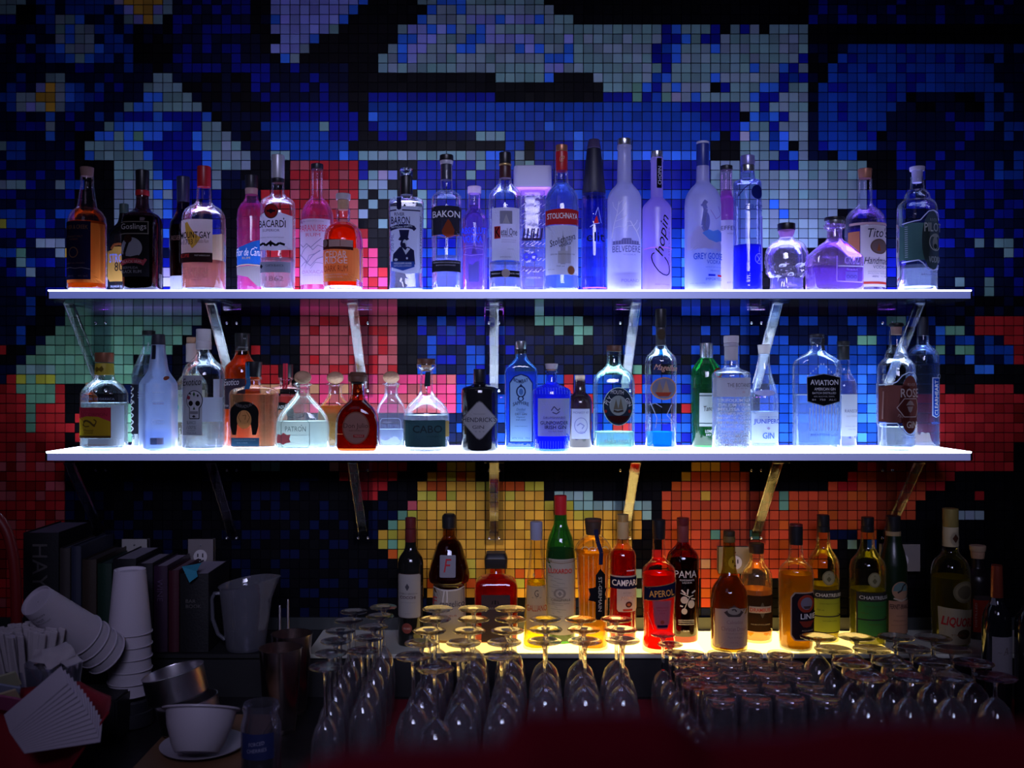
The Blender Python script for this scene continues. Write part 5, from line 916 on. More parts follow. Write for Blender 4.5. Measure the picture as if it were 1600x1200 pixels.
bottle('liqueur_bottle', 'slender tapering yellow liqueur bottle with grey-blue cap and red name on a pale label', SP, 'B1', B_, 2.205, 992,
       [(332, 38), (400, 40), (500, 48), (600, 60), (700, 68), (850, 76), (1035, 84)], [(215, 332, 39, 38, paint((.24, .25, .34), .45), 'cap')], (600, (.95, .85, .12), {'glow': .3}), glass((1, .98, .85)),
       [(925, 622, 1058, 905, (.72, .56, .30), [(-.88, 1), (.88, 1), (1, -1), (-1, -1)])], [('G', 990, 668, 44, 26, (.16, .10, .06)), ('* * *', 990, 695, 8, 60, (.2, .15, .1)), ('GALLIANO', 992, 762, 40, 126, (.55, .10, .03), 0, 0, 0, .01), ('6', 975, 550, 26, 16, (.5, .4, .2))])
bottle('liqueur_bottle', 'green long-necked bottle with red cap, body wrapped in pale straw-patterned paper', SP, 'B1', B_, 2.265, 1143,
       [(175, 39), (230, 42), (280, 58), (330, 76), (380, 86), (440, 91), (1000, 93)], [(50, 176, 39, 38, REDC, 'cap')], (400, (.02, .22, .03), {'glow': .25, 'see': .6}), glass((.12, .55, .12), .15),
       [(1048, 452, 1238, 940, (.62, .56, .44)), ('line', [(1052, 470), (1140, 478), (1234, 470)], 5, (.35, .22, .12)), ('line', [(1052, 462), (1140, 468), (1234, 460)], 3, (.4, .28, .18)), (1095, 640, 1170, 705, (.35, .30, .24), 'oval'), (1108, 650, 1156, 696, (.6, .54, .44), 'oval'), (1120, 658, 1145, 688, (.3, .26, .22), 'dia')]+
       [('line', [(1062+((i*37) % 60), 560+i*14), (1095+((i*53) % 90), 566+i*14)], 3, (.38, .34, .28)) for i in range(22)],
       [('LUXARDO', 1136, 526, 30, 146, (.60, .04, .03), 0, 0, 0, .012), ('ORIGINALE', 1138, 712, 14, 120, (.12, .1, .08)), ('MARASCHINO LIQUEUR', 1138, 735, 8, 110, (.2, .16, .12)), ('MARASCHINO ORIGINALE', 1228, 700, 9, 200, (.55, .06, .04), -90)])
bottle('liqueur_bottle', 'tall fluted golden bottle with dark stopper and black ribbon label running down the front', SP, 'B1', B_, 2.205, 1347,
       [(300, 46), (312, 60), (335, 84), (365, 102), (390, 112), (405, 114), (430, 106), (600, 98), (850, 88), (1045, 92)], [(196, 214, 54, 52, BRN, 'cap_top'), (214, 300, 52, 44, paint((.05, .03, .02), .4), 'stopper')], (408, (1.0, .66, .18), {'glow': .22, 'see': .45}), glass((1, .95, .8)),
       [('line', [(1280+i*28, 420), (1285+i*26, 830)], 3, (.85, .6, .25)) for i in range(6) if i != 3]+[('line', [(1290+22*math.cos(PI+t*PI/6)+j*40, 385+20*math.sin(PI+t*PI/6)) for t in range(7)], 4, (.9, .7, .35)) for j in range(4)]+
       [(1308, 618, 1424, 730, (.018, .016, .02), [(-1, .7), (-.5, .8), (0, 1), (.5, .8), (1, .7), (.8, 0), (1, -.7), (.4, -.8), (0, -1), (-.4, -.8), (-1, -.7), (-.8, 0)]), ('line', [(1360, 260), (1366, 330), (1385, 400), (1383, 480)], 26, (.02, .022, .06)), (1352, 505, 1412, 840, (.016, .016, .018), [(-1, .75), (0, 1), (1, .75), (1, -1), (-1, -1)])],
       [('ST-GERMAIN', 1380, 672, 22, 225, (.62, .56, .42), -90)], ns=2.2)
bottle('liqueur_bottle', 'red bitter bottle with gold screw cap, navy band and white label below', SP, 'B2', B_, 2.27, 292,
       [(325, 36), (360, 42), (385, 58), (410, 76), (440, 83), (985, 83)], [(168, 215, 36, 36, GOLD, 'cap'), (215, 326, 36, 36, paint((.45, .32, .14), .4), 'neck_label')], (412, (.62, .012, .008), {'glow': .35, 'see': .6}), glass((1, .75, .7)),
       [(210, 552, 376, 562, (.6, .55, .45)), (210, 562, 376, 636, (.015, .015, .05)), (246, 636, 374, 782, (.62, .56, .46), [(-1, 1), (1, 1), (1, -.8), (.85, -1), (-.85, -1), (-1, -.8)]), (282, 764, 342, 778, (.5, .06, .03)), (298, 716, 340, 754, (.10, .03, .02), 'oval'), (308, 726, 330, 746, (.5, .14, .06), 'oval'), ('line', [(305, 518), (355, 518)], 6, (.8, .7, .75))],
       [('CAMPARI', 296, 596, 40, 156, (.78, .74, .68), 0, 0, 0, .012), ('Milano', 312, 690, 26, 90, (.5, .3, .2), 8, .4), ('BITTER', 310, 660, 7, 50, (.3, .25, .2))])
bottle('liqueur_bottle', 'bright orange-red aperitif bottle with black cap and slanted navy name label', SP, 'B2', B_, 2.185, 518,
       [(325, 37), (450, 44), (475, 62), (500, 88), (530, 103), (600, 106), (700, 101), (850, 95), (930, 94), (980, 102), (1040, 104)], [(203, 326, 41, 39, BLK, 'cap')], (545, (1.0, .07, .015), {'glow': .45, 'see': .5}), glass((1, .85, .8)),
       [(418, 586, 615, 712, (.40, .26, .10), [(-1, -1), (1, -.55), (1, 1), (-1, .45)]), (420, 592, 613, 706, (.016, .018, .06), [(-1, -1), (1, -.55), (1, 1), (-1, .45)]), (462, 700, 582, 885, (.55, .12, .12), [(-1, 1), (1, 1), (.8, -.6), (.5, -1), (-.5, -1), (-.8, -.6)]), (470, 706, 574, 876, (.50, .16, .20), [(-1, 1), (1, 1), (.8, -.6), (.5, -1), (-.5, -1), (-.8, -.6)]), (492, 856, 556, 872, (.02, .02, .06)), (510, 825, 535, 850, (.45, .08, .05), 'oval'), ('line', [(435, 780), (470, 885)], 3, (.9, .3, .2))],
       [('APEROL', 520, 655, 42, 156, (.85, .38, .08), 5, 0, 0, .01), ('APERITIVO', 522, 745, 9, 76, (.4, .06, .08)), ('POCO ALCOLICO', 522, 762, 7, 60, (.4, .06, .08)), ('1919', 522, 780, 9, 30, (.4, .06, .08))], puck=.010)
WL = (.72, .64, .56)
bottle('liqueur_bottle', 'dark maroon bottle with white printed pomegranate branch and name', SP, 'B2', B_, 2.275, 668,
       [(345, 35), (370, 46), (395, 70), (425, 92), (460, 100), (600, 98), (975, 92)], [(190, 240, 38, 38, DKR, 'cap'), (240, 346, 37, 36, paint((.16, .03, .03), .45), 'neck_label')], (460, (.16, .006, .008), {'glow': .15, 'see': .6}), glass((.45, .06, .07)),
       [(636, 676, 680, 722, WL, 'oval'), (680, 700, 724, 752, WL, 'oval'), (640, 752, 676, 790, WL, 'oval'), ('line', [(635, 655), (660, 665), (690, 680), (715, 670)], 5, WL), ('line', [(690, 680), (672, 720), (658, 755)], 4, WL), ('line', [(640, 635), (665, 660)], 10, WL), ('line', [(680, 630), (675, 665)], 9, WL), ('line', [(705, 655), (728, 640)], 9, WL), ('line', [(700, 690), (726, 695)], 8, WL), ('line', [(632, 735), (648, 740)], 8, WL)],
       [('PAMA', 668, 535, 44, 136, WL, 0, 0, 0, 0), ('POMEGRANATE', 675, 573, 11, 90, WL), ('LIQUEUR', 675, 589, 11, 60, WL)]+[(s, 672, 828+i*13, 9, 100, WL) for i, s in enumerate(['MADE WITH NATURAL', 'POMEGRANATE JUICE, VODKA', 'AND A TOUCH OF TEQUILA'])]+[('750 ML', 670, 895, 10, 44, WL)], puck=.014)
bottle('brandy_bottle', 'olive-amber apple-brandy bottle with long neck and cream label with a crest', SP, 'B2', B_, 2.2, 957,
       [(345, 36), (420, 38), (500, 42), (545, 52), (585, 72), (620, 96), (660, 110), (720, 114), (1010, 112)], [(278, 310, 36, 36, paint((.04, .025, .01), .5), 'cork'), (310, 348, 38, 37, paint((.12, .08, .02), .5), 'wax_band')], (560, (.60, .28, .03), {'glow': .22, 'see': .5}), glass((.62, .55, .18)),
       [(856, 740, 1072, 985, (.56, .44, .34), [(-1, .95), (-.5, 1), (.5, 1), (1, .95), (1, -.9), (0, -1), (-1, -.95)]), (900, 715, 1022, 788, (.10, .07, .06), [(-1, -.3), (-.5, .3), (0, 1), (.5, .3), (1, -.3), (.6, -1), (-.6, -1)]), (920, 730, 1002, 775, (.50, .40, .30), 'oval'), ('line', [(945, 745), (962, 740), (975, 755)], 9, (.1, .07, .06))],
       [('Calvados', 965, 820, 22, 100, (.36, .22, .2)), ('Christian Drouin', 965, 862, 26, 160, (.34, .22, .2)), ('COEUR DE LION', 965, 890, 8, 110, (.4, .28, .24)), ('Pays d Auge', 965, 915, 14, 90, (.4, .28, .24), 0, .3), ('750 ML', 960, 945, 10, 50, (.4, .28, .24))])
bottle('liqueur_bottle', 'golden whisky-liqueur bottle with dark cap and red name strip, beside the crest-label bottle', SP, 'B2', B_, 2.27, 1128,
       [(415, 43), (440, 44), (480, 50), (505, 66), (535, 86), (570, 95), (640, 96), (985, 95)], [(352, 416, 47, 45, paint((.03, .015, .01), .4), 'cap')], (645, (.85, .52, .06), {'glow': .35}), glass((1, .9, .65), .05, 1.7),
       [(1050, 675, 1220, 906, (.04, .022, .010)), (1116, 718, 1162, 818, (.14, .11, .08), 'dia'), (1062, 744, 1200, 786, (.60, .48, .34)), ('line', [(1052, 908), (1218, 912)], 5, (.7, .55, .25))], [('DRAMBUIE', 1130, 766, 24, 128, (.50, .05, .03), 0, 0, 0, .012), ('THE ISLE OF SKYE LIQUEUR', 1130, 860, 8, 120, (.4, .32, .2))])
bottle('spirit_bottle', 'bright golden aquavit bottle with red-topped black cap and octagonal dark label', SP, 'B2', B_, 2.2, 1375,
       [(362, 41), (450, 47), (475, 64), (500, 90), (530, 103), (570, 107), (1000, 104), (1030, 100)], [(230, 244, 40, 41, DKR, 'cap_top'), (244, 362, 41, 41, BLK, 'cap')], (545, (.95, .60, .07), {'glow': .38}), None,
       [(1314, 648, 1480, 956, (.50, .44, .36), 'oct'), (1320, 656, 1478, 948, (.03, .018, .025), 'oct'), (1352, 664, 1466, 778, (.52, .06, .03), 'oval'), (1370, 680, 1450, 758, (.32, .28, .34), 'oval'), (1385, 728, 1440, 752, (.12, .08, .08), [(-1, .4), (1, .4), (.6, -1), (-.6, -1)]), (1348, 774, 1478, 826, (.03, .02, .03)), (1360, 830, 1460, 870, (.35, .05, .03), [(-1, 1), (1, 1), (.5, -.8), (0, -1), (-.5, -.8)])],
       [('LINIE', 1420, 799, 34, 104, (.78, .74, .70), 0, 0, 0, .012), ('AQUAVIT', 1415, 890, 12, 80, (.45, .38, .3)), ('LYSHOLM', 1415, 915, 10, 100, (.3, .25, .22)), ('750 ML', 1285, 905, 10, 26, (.4, .3, .1), 75)])
def chart(label, uc, d, dx, lc, liq, capm, wide):
    hw = wide
    bottle('liqueur_bottle', label, SP, 'B3', B_, d, uc,
       [(282, 39), (370, 44), (400, 54), (435, 76), (470, 92 if wide < 100 else 100), (510, hw), (985, hw-1)], [(172 if wide < 100 else 190, 245, 38, 38, BLK, 'cap'), (245, 284, 39, 39, capm, 'neck_band')], (620 if wide < 100 else 640, liq, {'glow': .32}), glass((.92, .92, .62)),
       [(dx, 645, uc+hw, 920, (.05, .05, .045)), (dx+6, 700, uc+hw-4, 808, lc), (dx+6, 816, uc+hw-4, 912, lc), (uc-38+0, 518, uc+42, 612, (.30, .28, .14), 'oval'), (uc-31, 526, uc+35, 604, (.45, .42, .22), 'oval'), (uc-14, 555, uc+16, 590, (.2, .18, .08), 'dia')],
       [('CHARTREUSE', (dx+uc+hw)/2, 675, 22, uc+hw-dx-18, (.62, .60, .52), 0, 0, 0, .012), ('LIQUEUR FABRIQUEE A LA GRANDE', (dx+uc+hw)/2, 730, 7, 120, (.1, .12, .03)), ('750 ml', dx+34, 770, 9, 40, (.1, .12, .03)), ('*', uc, 540, 12, 12, (.2, .18, .08)), ('VOIRON', (dx+uc+hw)/2, 840, 7, 90, (.1, .12, .03))])
chart('yellow-green herbal liqueur bottle with black cap and lime label, just right of the octagonal-label bottle', 345, 2.275, 262, (.46, .52, .04), (.80, .72, .08), BLK, 97)
chart('herbal liqueur bottle with dark green label under a black name band and round glass seal', 622, 2.24, 530, (.06, .24, .06), (.50, .52, .04), BLK, 108)
bottle('liqueur_bottle', 'dark green amaro bottle with black cap, globe disc and peach label', SP, 'B3', B_, 2.275, 782,
       [(305, 46), (340, 50), (390, 62), (440, 74), (500, 82), (970, 80)], [(180, 278, 44, 44, BLK, 'cap'), (278, 308, 46, 46, paint((.35, .25, .12), .5), 'neck_band')], None, glass((.02, .10, .025), .35),
       [(744, 584, 852, 700, (.62, .36, .22), 'oval'), (750, 590, 846, 645, (.20, .32, .30), [(-1, -1), (1, -1), (.85, .2), (.4, .9), (0, 1), (-.4, .9), (-.85, .2)]), ('line', [(775, 655), (800, 640), (812, 610), (830, 600)], 10, (.05, .05, .05)), ('line', [(752, 690), (800, 706), (846, 690)], 10, (.55, .45, .34)), (728, 706, 860, 914, (.60, .32, .20))],
       [('FERNET-BRANCA', 796, 742, 30, 128, (.06, .03, .03), 0, 0, 0, .012), ('AMARO', 795, 800, 9, 60, (.3, .15, .1)), ('MILANO', 790, 830, 10, 80, (.3, .15, .1), 0, .3), ('SPECIALITA DEI FRATELLI BRANCA', 795, 860, 6, 110, (.35, .18, .12))])
bottle('liqueur_bottle', 'pale yellow liqueur bottle with gold cap and neck paper, big red lettering on cream label', SP, 'B3', B_, 2.22, 1140,
       [(370, 46), (400, 48), (425, 60), (455, 88), (490, 106), (540, 114), (640, 115), (1000, 106)], [(136, 250, 47, 47, paint((.36, .28, .08), .4, .3), 'cap'), (250, 372, 47, 48, paint((.52, .44, .26), .5), 'neck_label')], (560, (.85, .80, .14), {'glow': .25}), glass((.96, .96, .80)),
       [(1104, 572, 1252, 708, (.26, .22, .12), 'oval'), (1116, 584, 1240, 696, (.36, .30, .16), 'oval'), (1130, 600, 1228, 682, (.2, .16, .09), 'oval'), (1118, 276, 1180, 362, (.55, .48, .32), 'oval'), (1130, 292, 1170, 345, (.12, .05, .03), 'dia'), (1034, 735, 1248, 965, (.60, .52, .34), [(-1, 1), (0, .93), (1, .8), (.9, -1), (-.9, -1)]), (1130, 870, 1215, 930, (.12, .08, .04), 'oval')],
       [('LIQUORE', 1145, 828, 66, 196, (.42, .03, .03), -4, .1, 0, .03), ('STREGA', 1140, 905, 12, 90, (.3, .1, .05))])
bottle('spirit_bottle', 'dark bottle with pale cork stopper and bright red label, rightmost on the ledge', SP, 'B3', B_, 2.3, 1310,
       [(448, 37), (505, 38), (530, 52), (560, 76), (600, 84), (975, 82)], [(362, 400, 49, 46, paint((.45, .30, .18), .7), 'cork_top'), (400, 448, 42, 38, CORK, 'cork')], None, glass((.05, .03, .04), .4),
       [(1252, 705, 1345, 925, (.48, .05, .03)), (1256, 680, 1345, 712, (.10, .07, .07), 'arch')], [('DISTILLED', 1264, 810, 10, 160, (.6, .3, .25), 90)])
bottle('wine_bottle', 'dark red-wine bottle with orange-red capsule and white label with one scripted initial', 'bottle', 'B3', 'C', 1.97, 1430,
       [(490, 31), (600, 33), (690, 36), (730, 48), (770, 70), (830, 84), (880, 87), (1500, 85)], [(490, 690, 32, 37, paint((.22, .04, .02), .35, .3), 'capsule')], None, paint((.006, .007, .010), .06),
       [(1368, 915, 1496, 1180, (.50, .46, .50)), (1366, 690, 1405, 730, (.3, .3, .35), 'rect', 'neck_label')], [('A', 1436, 1000, 44, 34, (.2, .16, .16), 12, .5), ('~ o ~', 1440, 1012, 20, 100, (.3, .25, .25), 0, .4)], wall=.002, puck=0)
bottle('wine_bottle', 'dark wine bottle with gold-brown capsule, cut off by the right edge of the photo', 'bottle', 'B3', 'C', 1.93, 1640,
       [(470, 32), (600, 34), (700, 37), (760, 50), (800, 76), (860, 90), (1540, 88)], [(440, 680, 33, 37, paint((.30, .14, .05), .3, .5), 'capsule')], None, paint((.006, .007, .010), .06),
       [(1574, 992, 1710, 1290, (.55, .50, .54))], [('VINO', 1640, 1080, 30, 80, (.2, .16, .16))], wall=.002, puck=0)
# ------------------------------------------------------------------ copies
def copy_tree(o, parent=None):
    c = o.copy(); col.objects.link(c); c.parent = parent
    for ch in list(o.children): copy_tree(ch, c)
    return c
class Proto:
    def __init__(s, make): s.make = make; s.o = None
    def place(s, loc, label, group, rot=(0, 0, 0)):
        if s.o is None: s.o = s.make(); o = s.o
        else: o = copy_tree(s.o)
        o.location = loc; o.rotation_euler = rot; o['label'] = label
        if group: o['group'] = group
        return o
# dark red mat under the glasses
r = root('bar_mat', (0.42, -0.52, ZC), 'thin dark red bar mat under all the upside-down glasses', 'mat')
b = MB(); b.box(-.76, -.26, .0003, .80, .285, .004)
bevel(b.build('sheet', paint((.24, .005, .020), .7, 0, .5, 300), r), .001, 1)
ZG = ZC+.0044
# ------------------------------------------------------------------ glassware, standing upside down
stemglass = solid((.97, .97, 1.0), 1.45, 0, .25)
bowlglass = glass((.95, .95, .98), .045, 1.6)
def make_stem(foot, h, hb, rb, rr, label='stem glass', name='wine_glass'):
    def mk():
        o = root(name, (0, 0, 0), 'stem glass', 'glass')
        prof = [(rr, 0), (rr+(rb-rr)*.55, hb*.16), (rb, hb*.40), (rb*.985, hb*.56), (rb*.90, hb*.72), (rb*.68, hb*.87), (rb*.38, hb*.955), (.0045, hb)]
        zz = [p[1] for p in prof]; rrs = [p[0] for p in prof]
        P = pchip(zz, rrs, 3); b = MB()
        outer = [(q, z) for z, q in P]; inner = [(max(.002, q-.0011), z-(.0015 if z > hb*.7 else 0)) for z, q in P][::-1]
        n = 28; v = []; f = []
        for (q, z) in outer+inner:
            for i in range(n): a = 2*PI*i/n; v.append((q*math.cos(a), q*math.sin(a), z))
        k = len(outer)+len(inner)
        for j in range(k-1):
            for i in range(n): f.append((j*n+i, j*n+(i+1) % n, (j+1)*n+(i+1) % n, (j+1)*n+i))
        for i in range(n): f.append(((k-1)*n+i, (k-1)*n+(i+1) % n, (i+1) % n, i))
        mesh_obj('bowl', v, f, bowlglass, o)
        b = MB(); b.lathe([(.0042, hb+.0002), (.0034, hb+.012), (.0032, (hb+h)/2), (.0036, h-.018), (.0055, h-.010), (.009, h-.0062)], 14); b.build('stem', stemglass, o)
        b = MB(); b.lathe([(.009, h-.006), (foot*.6, h-.0032), (foot-.0008, h-.0022), (foot, h-.0012), (foot-.0006, h-.0002), (foot*.6, h-.0006), (.004, h-.0016)], 32); b.build('foot', stemglass, o)
        return o
    return Proto(mk)
narrow = make_stem(.0290, .224, .139, .0262, .0225)
wine = make_stem(.0325, .224, .139, .0345, .029)
small = make_stem(.0262, .174, .098, .0255, .021, name='cordial_glass')
balloon = make_stem(.0365, .182, .145, .0350, .030)
def mk_tumbler():
    o = root('tumbler', (0, 0, 0), 'tumbler', 'glass'); R, r2, h = .0295, .0275, .134; n = 32
    b = MB(); pr = [(R-.0014, .0002), (R, 0), (R, .02), (r2+.0004, h-.010), (r2, h-.003), (r2-.002, h), (r2-.006, h-.0015), (.006, h-.003), (.004, h-.010), (r2-.005, h-.012), (r2-.0022, h-.018), (R-.0016, .02)]
    b.lathe(pr, n, closed=True); b.build('wall', glass((.88, .86, .90), .05, 1.8), o)
    b = MB(); b.lathe([(r2-.006, h-.0096), (r2-.0062, h-.0035), (r2-.008, h-.0031), (.001, h-.0033), (.001, h-.0096)], n); b.build('thick_base', stemglass, o)
    return o
tumbler = Proto(mk_tumbler)
ORD = ['front', 'second', 'third', 'fourth', 'fifth', 'sixth']
def put(proto, zf, pts, colname, grp, what):
    n = len(pts)
    for i, (u, v) in enumerate(pts):
        d = zf*FPX/(v-CV); x = (u-CU)/FPX*d; k = n-1-i
        pos = 'frontmost' if k == 0 else ('backmost' if k == n-1 else ORD[k]+' from the front')
        proto.place((x, -DW+d, ZG), what+', '+pos+' in '+colname, grp, (0, 0, random.uniform(0, 6)))
put(narrow, .480, [(553, 955), (545, 969), (532, 985), (525, 1001), (517, 1020), (509, 1041)], 'the leftmost column', 'narrow stemmed glasses at the left', 'upturned narrow stemmed glass')
put(narrow, .480, [(599, 948), (594, 962), (584, 979), (576, 996), (567, 1016)], 'the second column from the left', 'narrow stemmed glasses at the left', 'upturned narrow stemmed glass')
put(wine, .480, [(684, 951), (680, 967), (671, 985), (659, 1004), (646, 1025)], 'the column behind the dark vermouth bottle', 'wine glasses left of centre', 'upturned wine glass')
put(wine, .480, [(740, 951), (740, 967), (733, 985), (724, 1004), (717, 1025)], 'the middle column of the left wine glasses', 'wine glasses left of centre', 'upturned wine glass')
put(wine, .480, [(797, 951), (798, 967), (793, 985), (788, 1003), (784, 1024)], 'the right column of the left wine glasses', 'wine glasses left of centre', 'upturned wine glass')
d = .480*FPX/(1044-CV); wine.place(((680-CU)/FPX*d, -DW+d, ZG), 'single wine glass standing alone in front of the left wine glasses', 'wine glasses left of centre')
put(wine, .480, [(852, 967), (853, 983), (851, 1001)], 'the left column of the centre block', 'wine glasses in the centre', 'upturned wine glass')
put(wine, .480, [(907, 967), (912, 983), (914, 1001)], 'the middle column of the centre block', 'wine glasses in the centre', 'upturned wine glass')
put(wine, .480, [(963, 967), (970, 983), (973, 1000)], 'the right column of the centre block', 'wine glasses in the centre', 'upturned wine glass')
put(small, .530, [(1036, 991), (1047, 1006), (1057, 1020), (1066, 1035), (1075, 1051), (1089, 1071)], 'the slanting column left of the tumblers', 'small cordial glasses', 'upturned small cordial glass')
for cn, pts in (('the left tumbler column', [(1081, 1020), (1097, 1036), (1105, 1052), (1117, 1071), (1127, 1091)]), ('the second tumbler column', [(1125, 1020), (1141, 1036), (1151, 1052), (1162, 1071), (1182, 1091)]),
                ('the third tumbler column', [(1171, 1020), (1187, 1036), (1198, 1052), (1213, 1071), (1235, 1090)]), ('the right tumbler column', [(1219, 1020), (1235, 1036), (1246, 1052), (1266, 1071), (1290, 1090)])):
    put(tumbler, .570, pts, cn, 'tumblers', 'upturned straight tumbler')
for cn, pts in (('the left column of balloon glasses', [(1278, 995), (1302, 1014), (1331, 1035), (1354, 1056)]), ('the second column of balloon glasses', [(1338, 995), (1362, 1014), (1394, 1035), (1420, 1057)]),
                ('the third column of balloon glasses', [(1400, 995), (1424, 1013), (1458, 1034), (1487, 1057)]), ('the right column of balloon glasses', [(1458, 996), (1487, 1014), (1521, 1035), (1555, 1057)])):
    put(balloon, .522, pts, cn, 'balloon glasses at the right', 'upturned balloon wine glass')

# ------------------------------------------------------------------ electric outlets on the wall
def outlet(u0, u1, v0, v1, label, pc, dep=.028):
    d = DW; x0, x1 = sx(u0, d), sx(u1, d); z1, z0 = CZ-(v0-CV)/FPX*d, CZ-(v1-CV)/FPX*d
    o = root('power_outlet', ((x0+x1)/2, 0, (z0+z1)/2), label, 'outlet', 'power outlets on the tiled wall'); hw, hh = (x1-x0)/2, (z1-z0)/2
    b = MB(); b.box(-hw+.004, -dep, -hh+.004, hw-.004, -.0042, hh-.004); b.build('box', paint((.22, .2, .2), .5), o, False)
    b = MB(); b.box(-hw, -dep-.004, -hh, hw, -dep-.0003, hh); bevel(b.build('cover_plate', pc, o), .002, 2)
    b = MB(); b.lathe([(.0001, .0008), (.0165, .0008), (.0165, 0), (.0001, 0)][::-1], 28, lambda p: (p[0], -dep-.0043-p[2]*2, p[1]-.006)); b.build('socket', paint((.62, .58, .58), .5), o, False)
    for (a, c, w_, h_) in ((-.006, -.003, .0013, .004), (.006, -.003, .0013, .005), (0, -.014, .0022, .0022)):
        b = MB(); b.box(a-w_, -dep-.0069, c-h_, a+w_, -dep-.0060, c+h_); b.build('slot', BLK, o, False)
    b = MB(); b.lathe([(.0022, 0), (.0022, .001)], 10, lambda p: (p[0], -dep-.0043-p[2], p[1]+hh*.55)); b.build('screw', SILV, o)
outlet(299, 340, 838, 886, 'steel-plated round power outlet on the wall above the books', paint((.34, .30, .30), .35, .5))
outlet(197, 238, 838, 884, 'power outlet mostly hidden behind the row of books', paint((.42, .40, .38), .5))
outlet(1117, 1170, 850, 893, 'power outlet box behind the crest-label brandy bottle', paint((.42, .34, .2), .4, .4))
outlet(1370, 1430, 846, 890, 'power outlet half behind the dark green amaro bottle', paint((.34, .30, .28), .4, .4))

# ------------------------------------------------------------------ books on the left end of the ledge
def book(u0, u1, v, c, label, title=None, depth=.20, page=(.30, .28, .32), dspine=2.17, tc=(.10, .09, .09)):
    x0, x1 = sx(u0, dspine)+.0006, sx(u1, dspine)-.0006; zt = CZ-(v-CV)/FPX*dspine; h = zt-ZL-.0008; w_ = x1-x0
    o = root('book', ((x0+x1)/2, -DW+dspine, ZL+.0006), label, 'book', 'books standing at the left end of the ledge')
    m_ = paint(c, .5, 0, .15, 200); t = .0025
    b = MB(); b.box(-w_/2, 0, 0, -w_/2+t, depth, h); b.box(w_/2-t, 0, 0, w_/2, depth, h)
    n = 6; v_ = []
    for k in range(n+1):
        a = -w_/2+w_*k/n; y = -.004*(1-(2*k/n-1)**2); v_ += [(a, y, 0), (a, y, h), (a, y+t, 0), (a, y+t, h)]
    f = []
    for k in range(n): i = 4*k; f += [(i, i+4, i+5, i+1), (i+2, i+3, i+7, i+6), (i+1, i+5, i+7, i+3), (i, i+2, i+6, i+4)]
    b.add(v_, f); b.build('cover', m_, o)
    b = MB(); b.box(-w_/2+t+.0004, .004, .002, w_/2-t-.0004, depth-.004, h-.003); b.build('pages', paint(page, .8), o, False)
    if title:
        gv, gf = glyphs(title[0], 0, 0); hh = w_*title[3] if len(title) > 3 else w_*.5; L = title[1]; V = []
        for (a, c_) in gv:
            if title[2]: V.append((c_*hh*-1 if False else c_*hh, -.0050, h*.72+(-a)*L))
            else: V.append((a*hh*1.6, -.0050, h*.62+c_*L))
        mesh_obj('lettering', V, gf, paint(tc, .6), o, False)
    return o
book(36, 92, 832, (.010, .010, .014), 'tallest black book, leftmost of the row, with large dim upright title', ('HAY', .10, True, .42), .185, (.16, .16, .24))
book(93, 110, 856, (.055, .045, .045), 'grey-brown book right of the tall black one', None, .185, (.1, .1, .14))
book(111, 127, 853, (.035, .04, .075), 'blue-grey book between two brown books', None, .185, (.05, .06, .1))
book(128, 151, 874, (.045, .03, .022), 'brown book left of the green one', None, .185, (.06, .05, .05))
book(152, 175, 880, (.008, .035, .022), 'dark green book beside the paper cup stack', None, .17, (.03, .06, .06))
book(176, 213, 873, (.008, .008, .012), 'thick black book with pale page tops just behind the paper cup stack', None, .17, (.34, .32, .40))
book(214, 239, 880, (.010, .008, .014), 'thin black book right of the paper cup stack', None, .14, (.34, .30, .38))
book(240, 262, 884, (.035, .010, .035), 'purple-maroon book in the right half of the row', ('WINE', .05, True, .4), .16, (.36, .30, .40), 2.17, (.10, .06, .12))
book(263, 280, 891, (.06, .008, .018), 'dark red book left of the thick black bar manual', None, .15, (.2, .12, .16))
book(281, 326, 896, (.008, .008, .010), 'thick black bar manual, rightmost of the books, with a blue sticky note', ('BAR\nBOOK', .020, False, .34), .17, (.36, .32, .40))
o = root('sticky_note', (sx(296, 2.14), -DW+2.158, CZ-(893-CV)/FPX*2.16), 'bright blue sticky note hanging from the rightmost book', 'note')
b = MB(); b.add([(-.022, -.002, .012), (.012, .03, .014), (.012, -.004, .001), (-.002, -.012, -.022), (.014, -.004, -.010)], [(0, 2, 1), (0, 3, 2), (2, 3, 4)]); b.build('paper', paper((.06, .36, .50), .3), o, False)

# ------------------------------------------------------------------ paper cups
cupm = paint((.62, .56, .64), .7, 0, .1, 300)
def mk_cup():
    o = root('paper_cup', (0, 0, 0), 'cup', 'cup'); R, r2, h = .0435, .0315, .131; t = .0008
    b = MB(); b.lathe([(R-t, .0006), (R, 0), (r2, h), (r2-.0016, h+.0004), (r2-.0020, h-.004), (r2-t-.002, h-.0062), (.001, h-.006), (.001, h-.0072), (r2-t-.0022, h-.0074)], 40, closed=True)
    b.build('wall', cupm, o)
    b = MB(); n, k = 40, 8; v = []; f = []
    for i in range(n):
        for j in range(k): a = 2*PI*i/n; c_ = 2*PI*j/k; q = R+.0007+.0015*math.cos(c_); v.append((q*math.cos(a), q*math.sin(a), .0006+.0015*math.sin(c_)))
    for i in range(n):
        for j in range(k): f.append((i*k+j, ((i+1) % n)*k+j, ((i+1) % n)*k+(j+1) % k, i*k+(j+1) % k))
    b.add(v, f); b.build('rim', cupm, o); return o
cup = Proto(mk_cup)
cd_ = 2.0; cx_ = sx(203, cd_)
o = root('cup_holder', (cx_+.002, -DW+cd_, ZC), 'low black stand under the upright paper cup stack', 'holder')
b = MB(); b.lathe([(.040, .0004), (.046, .003), (.044, .03), (.041, .032), (.041, .052), (.038, .056), (.001, .056)], 32); b.build('body', paint((.018, .018, .026), .5), o)
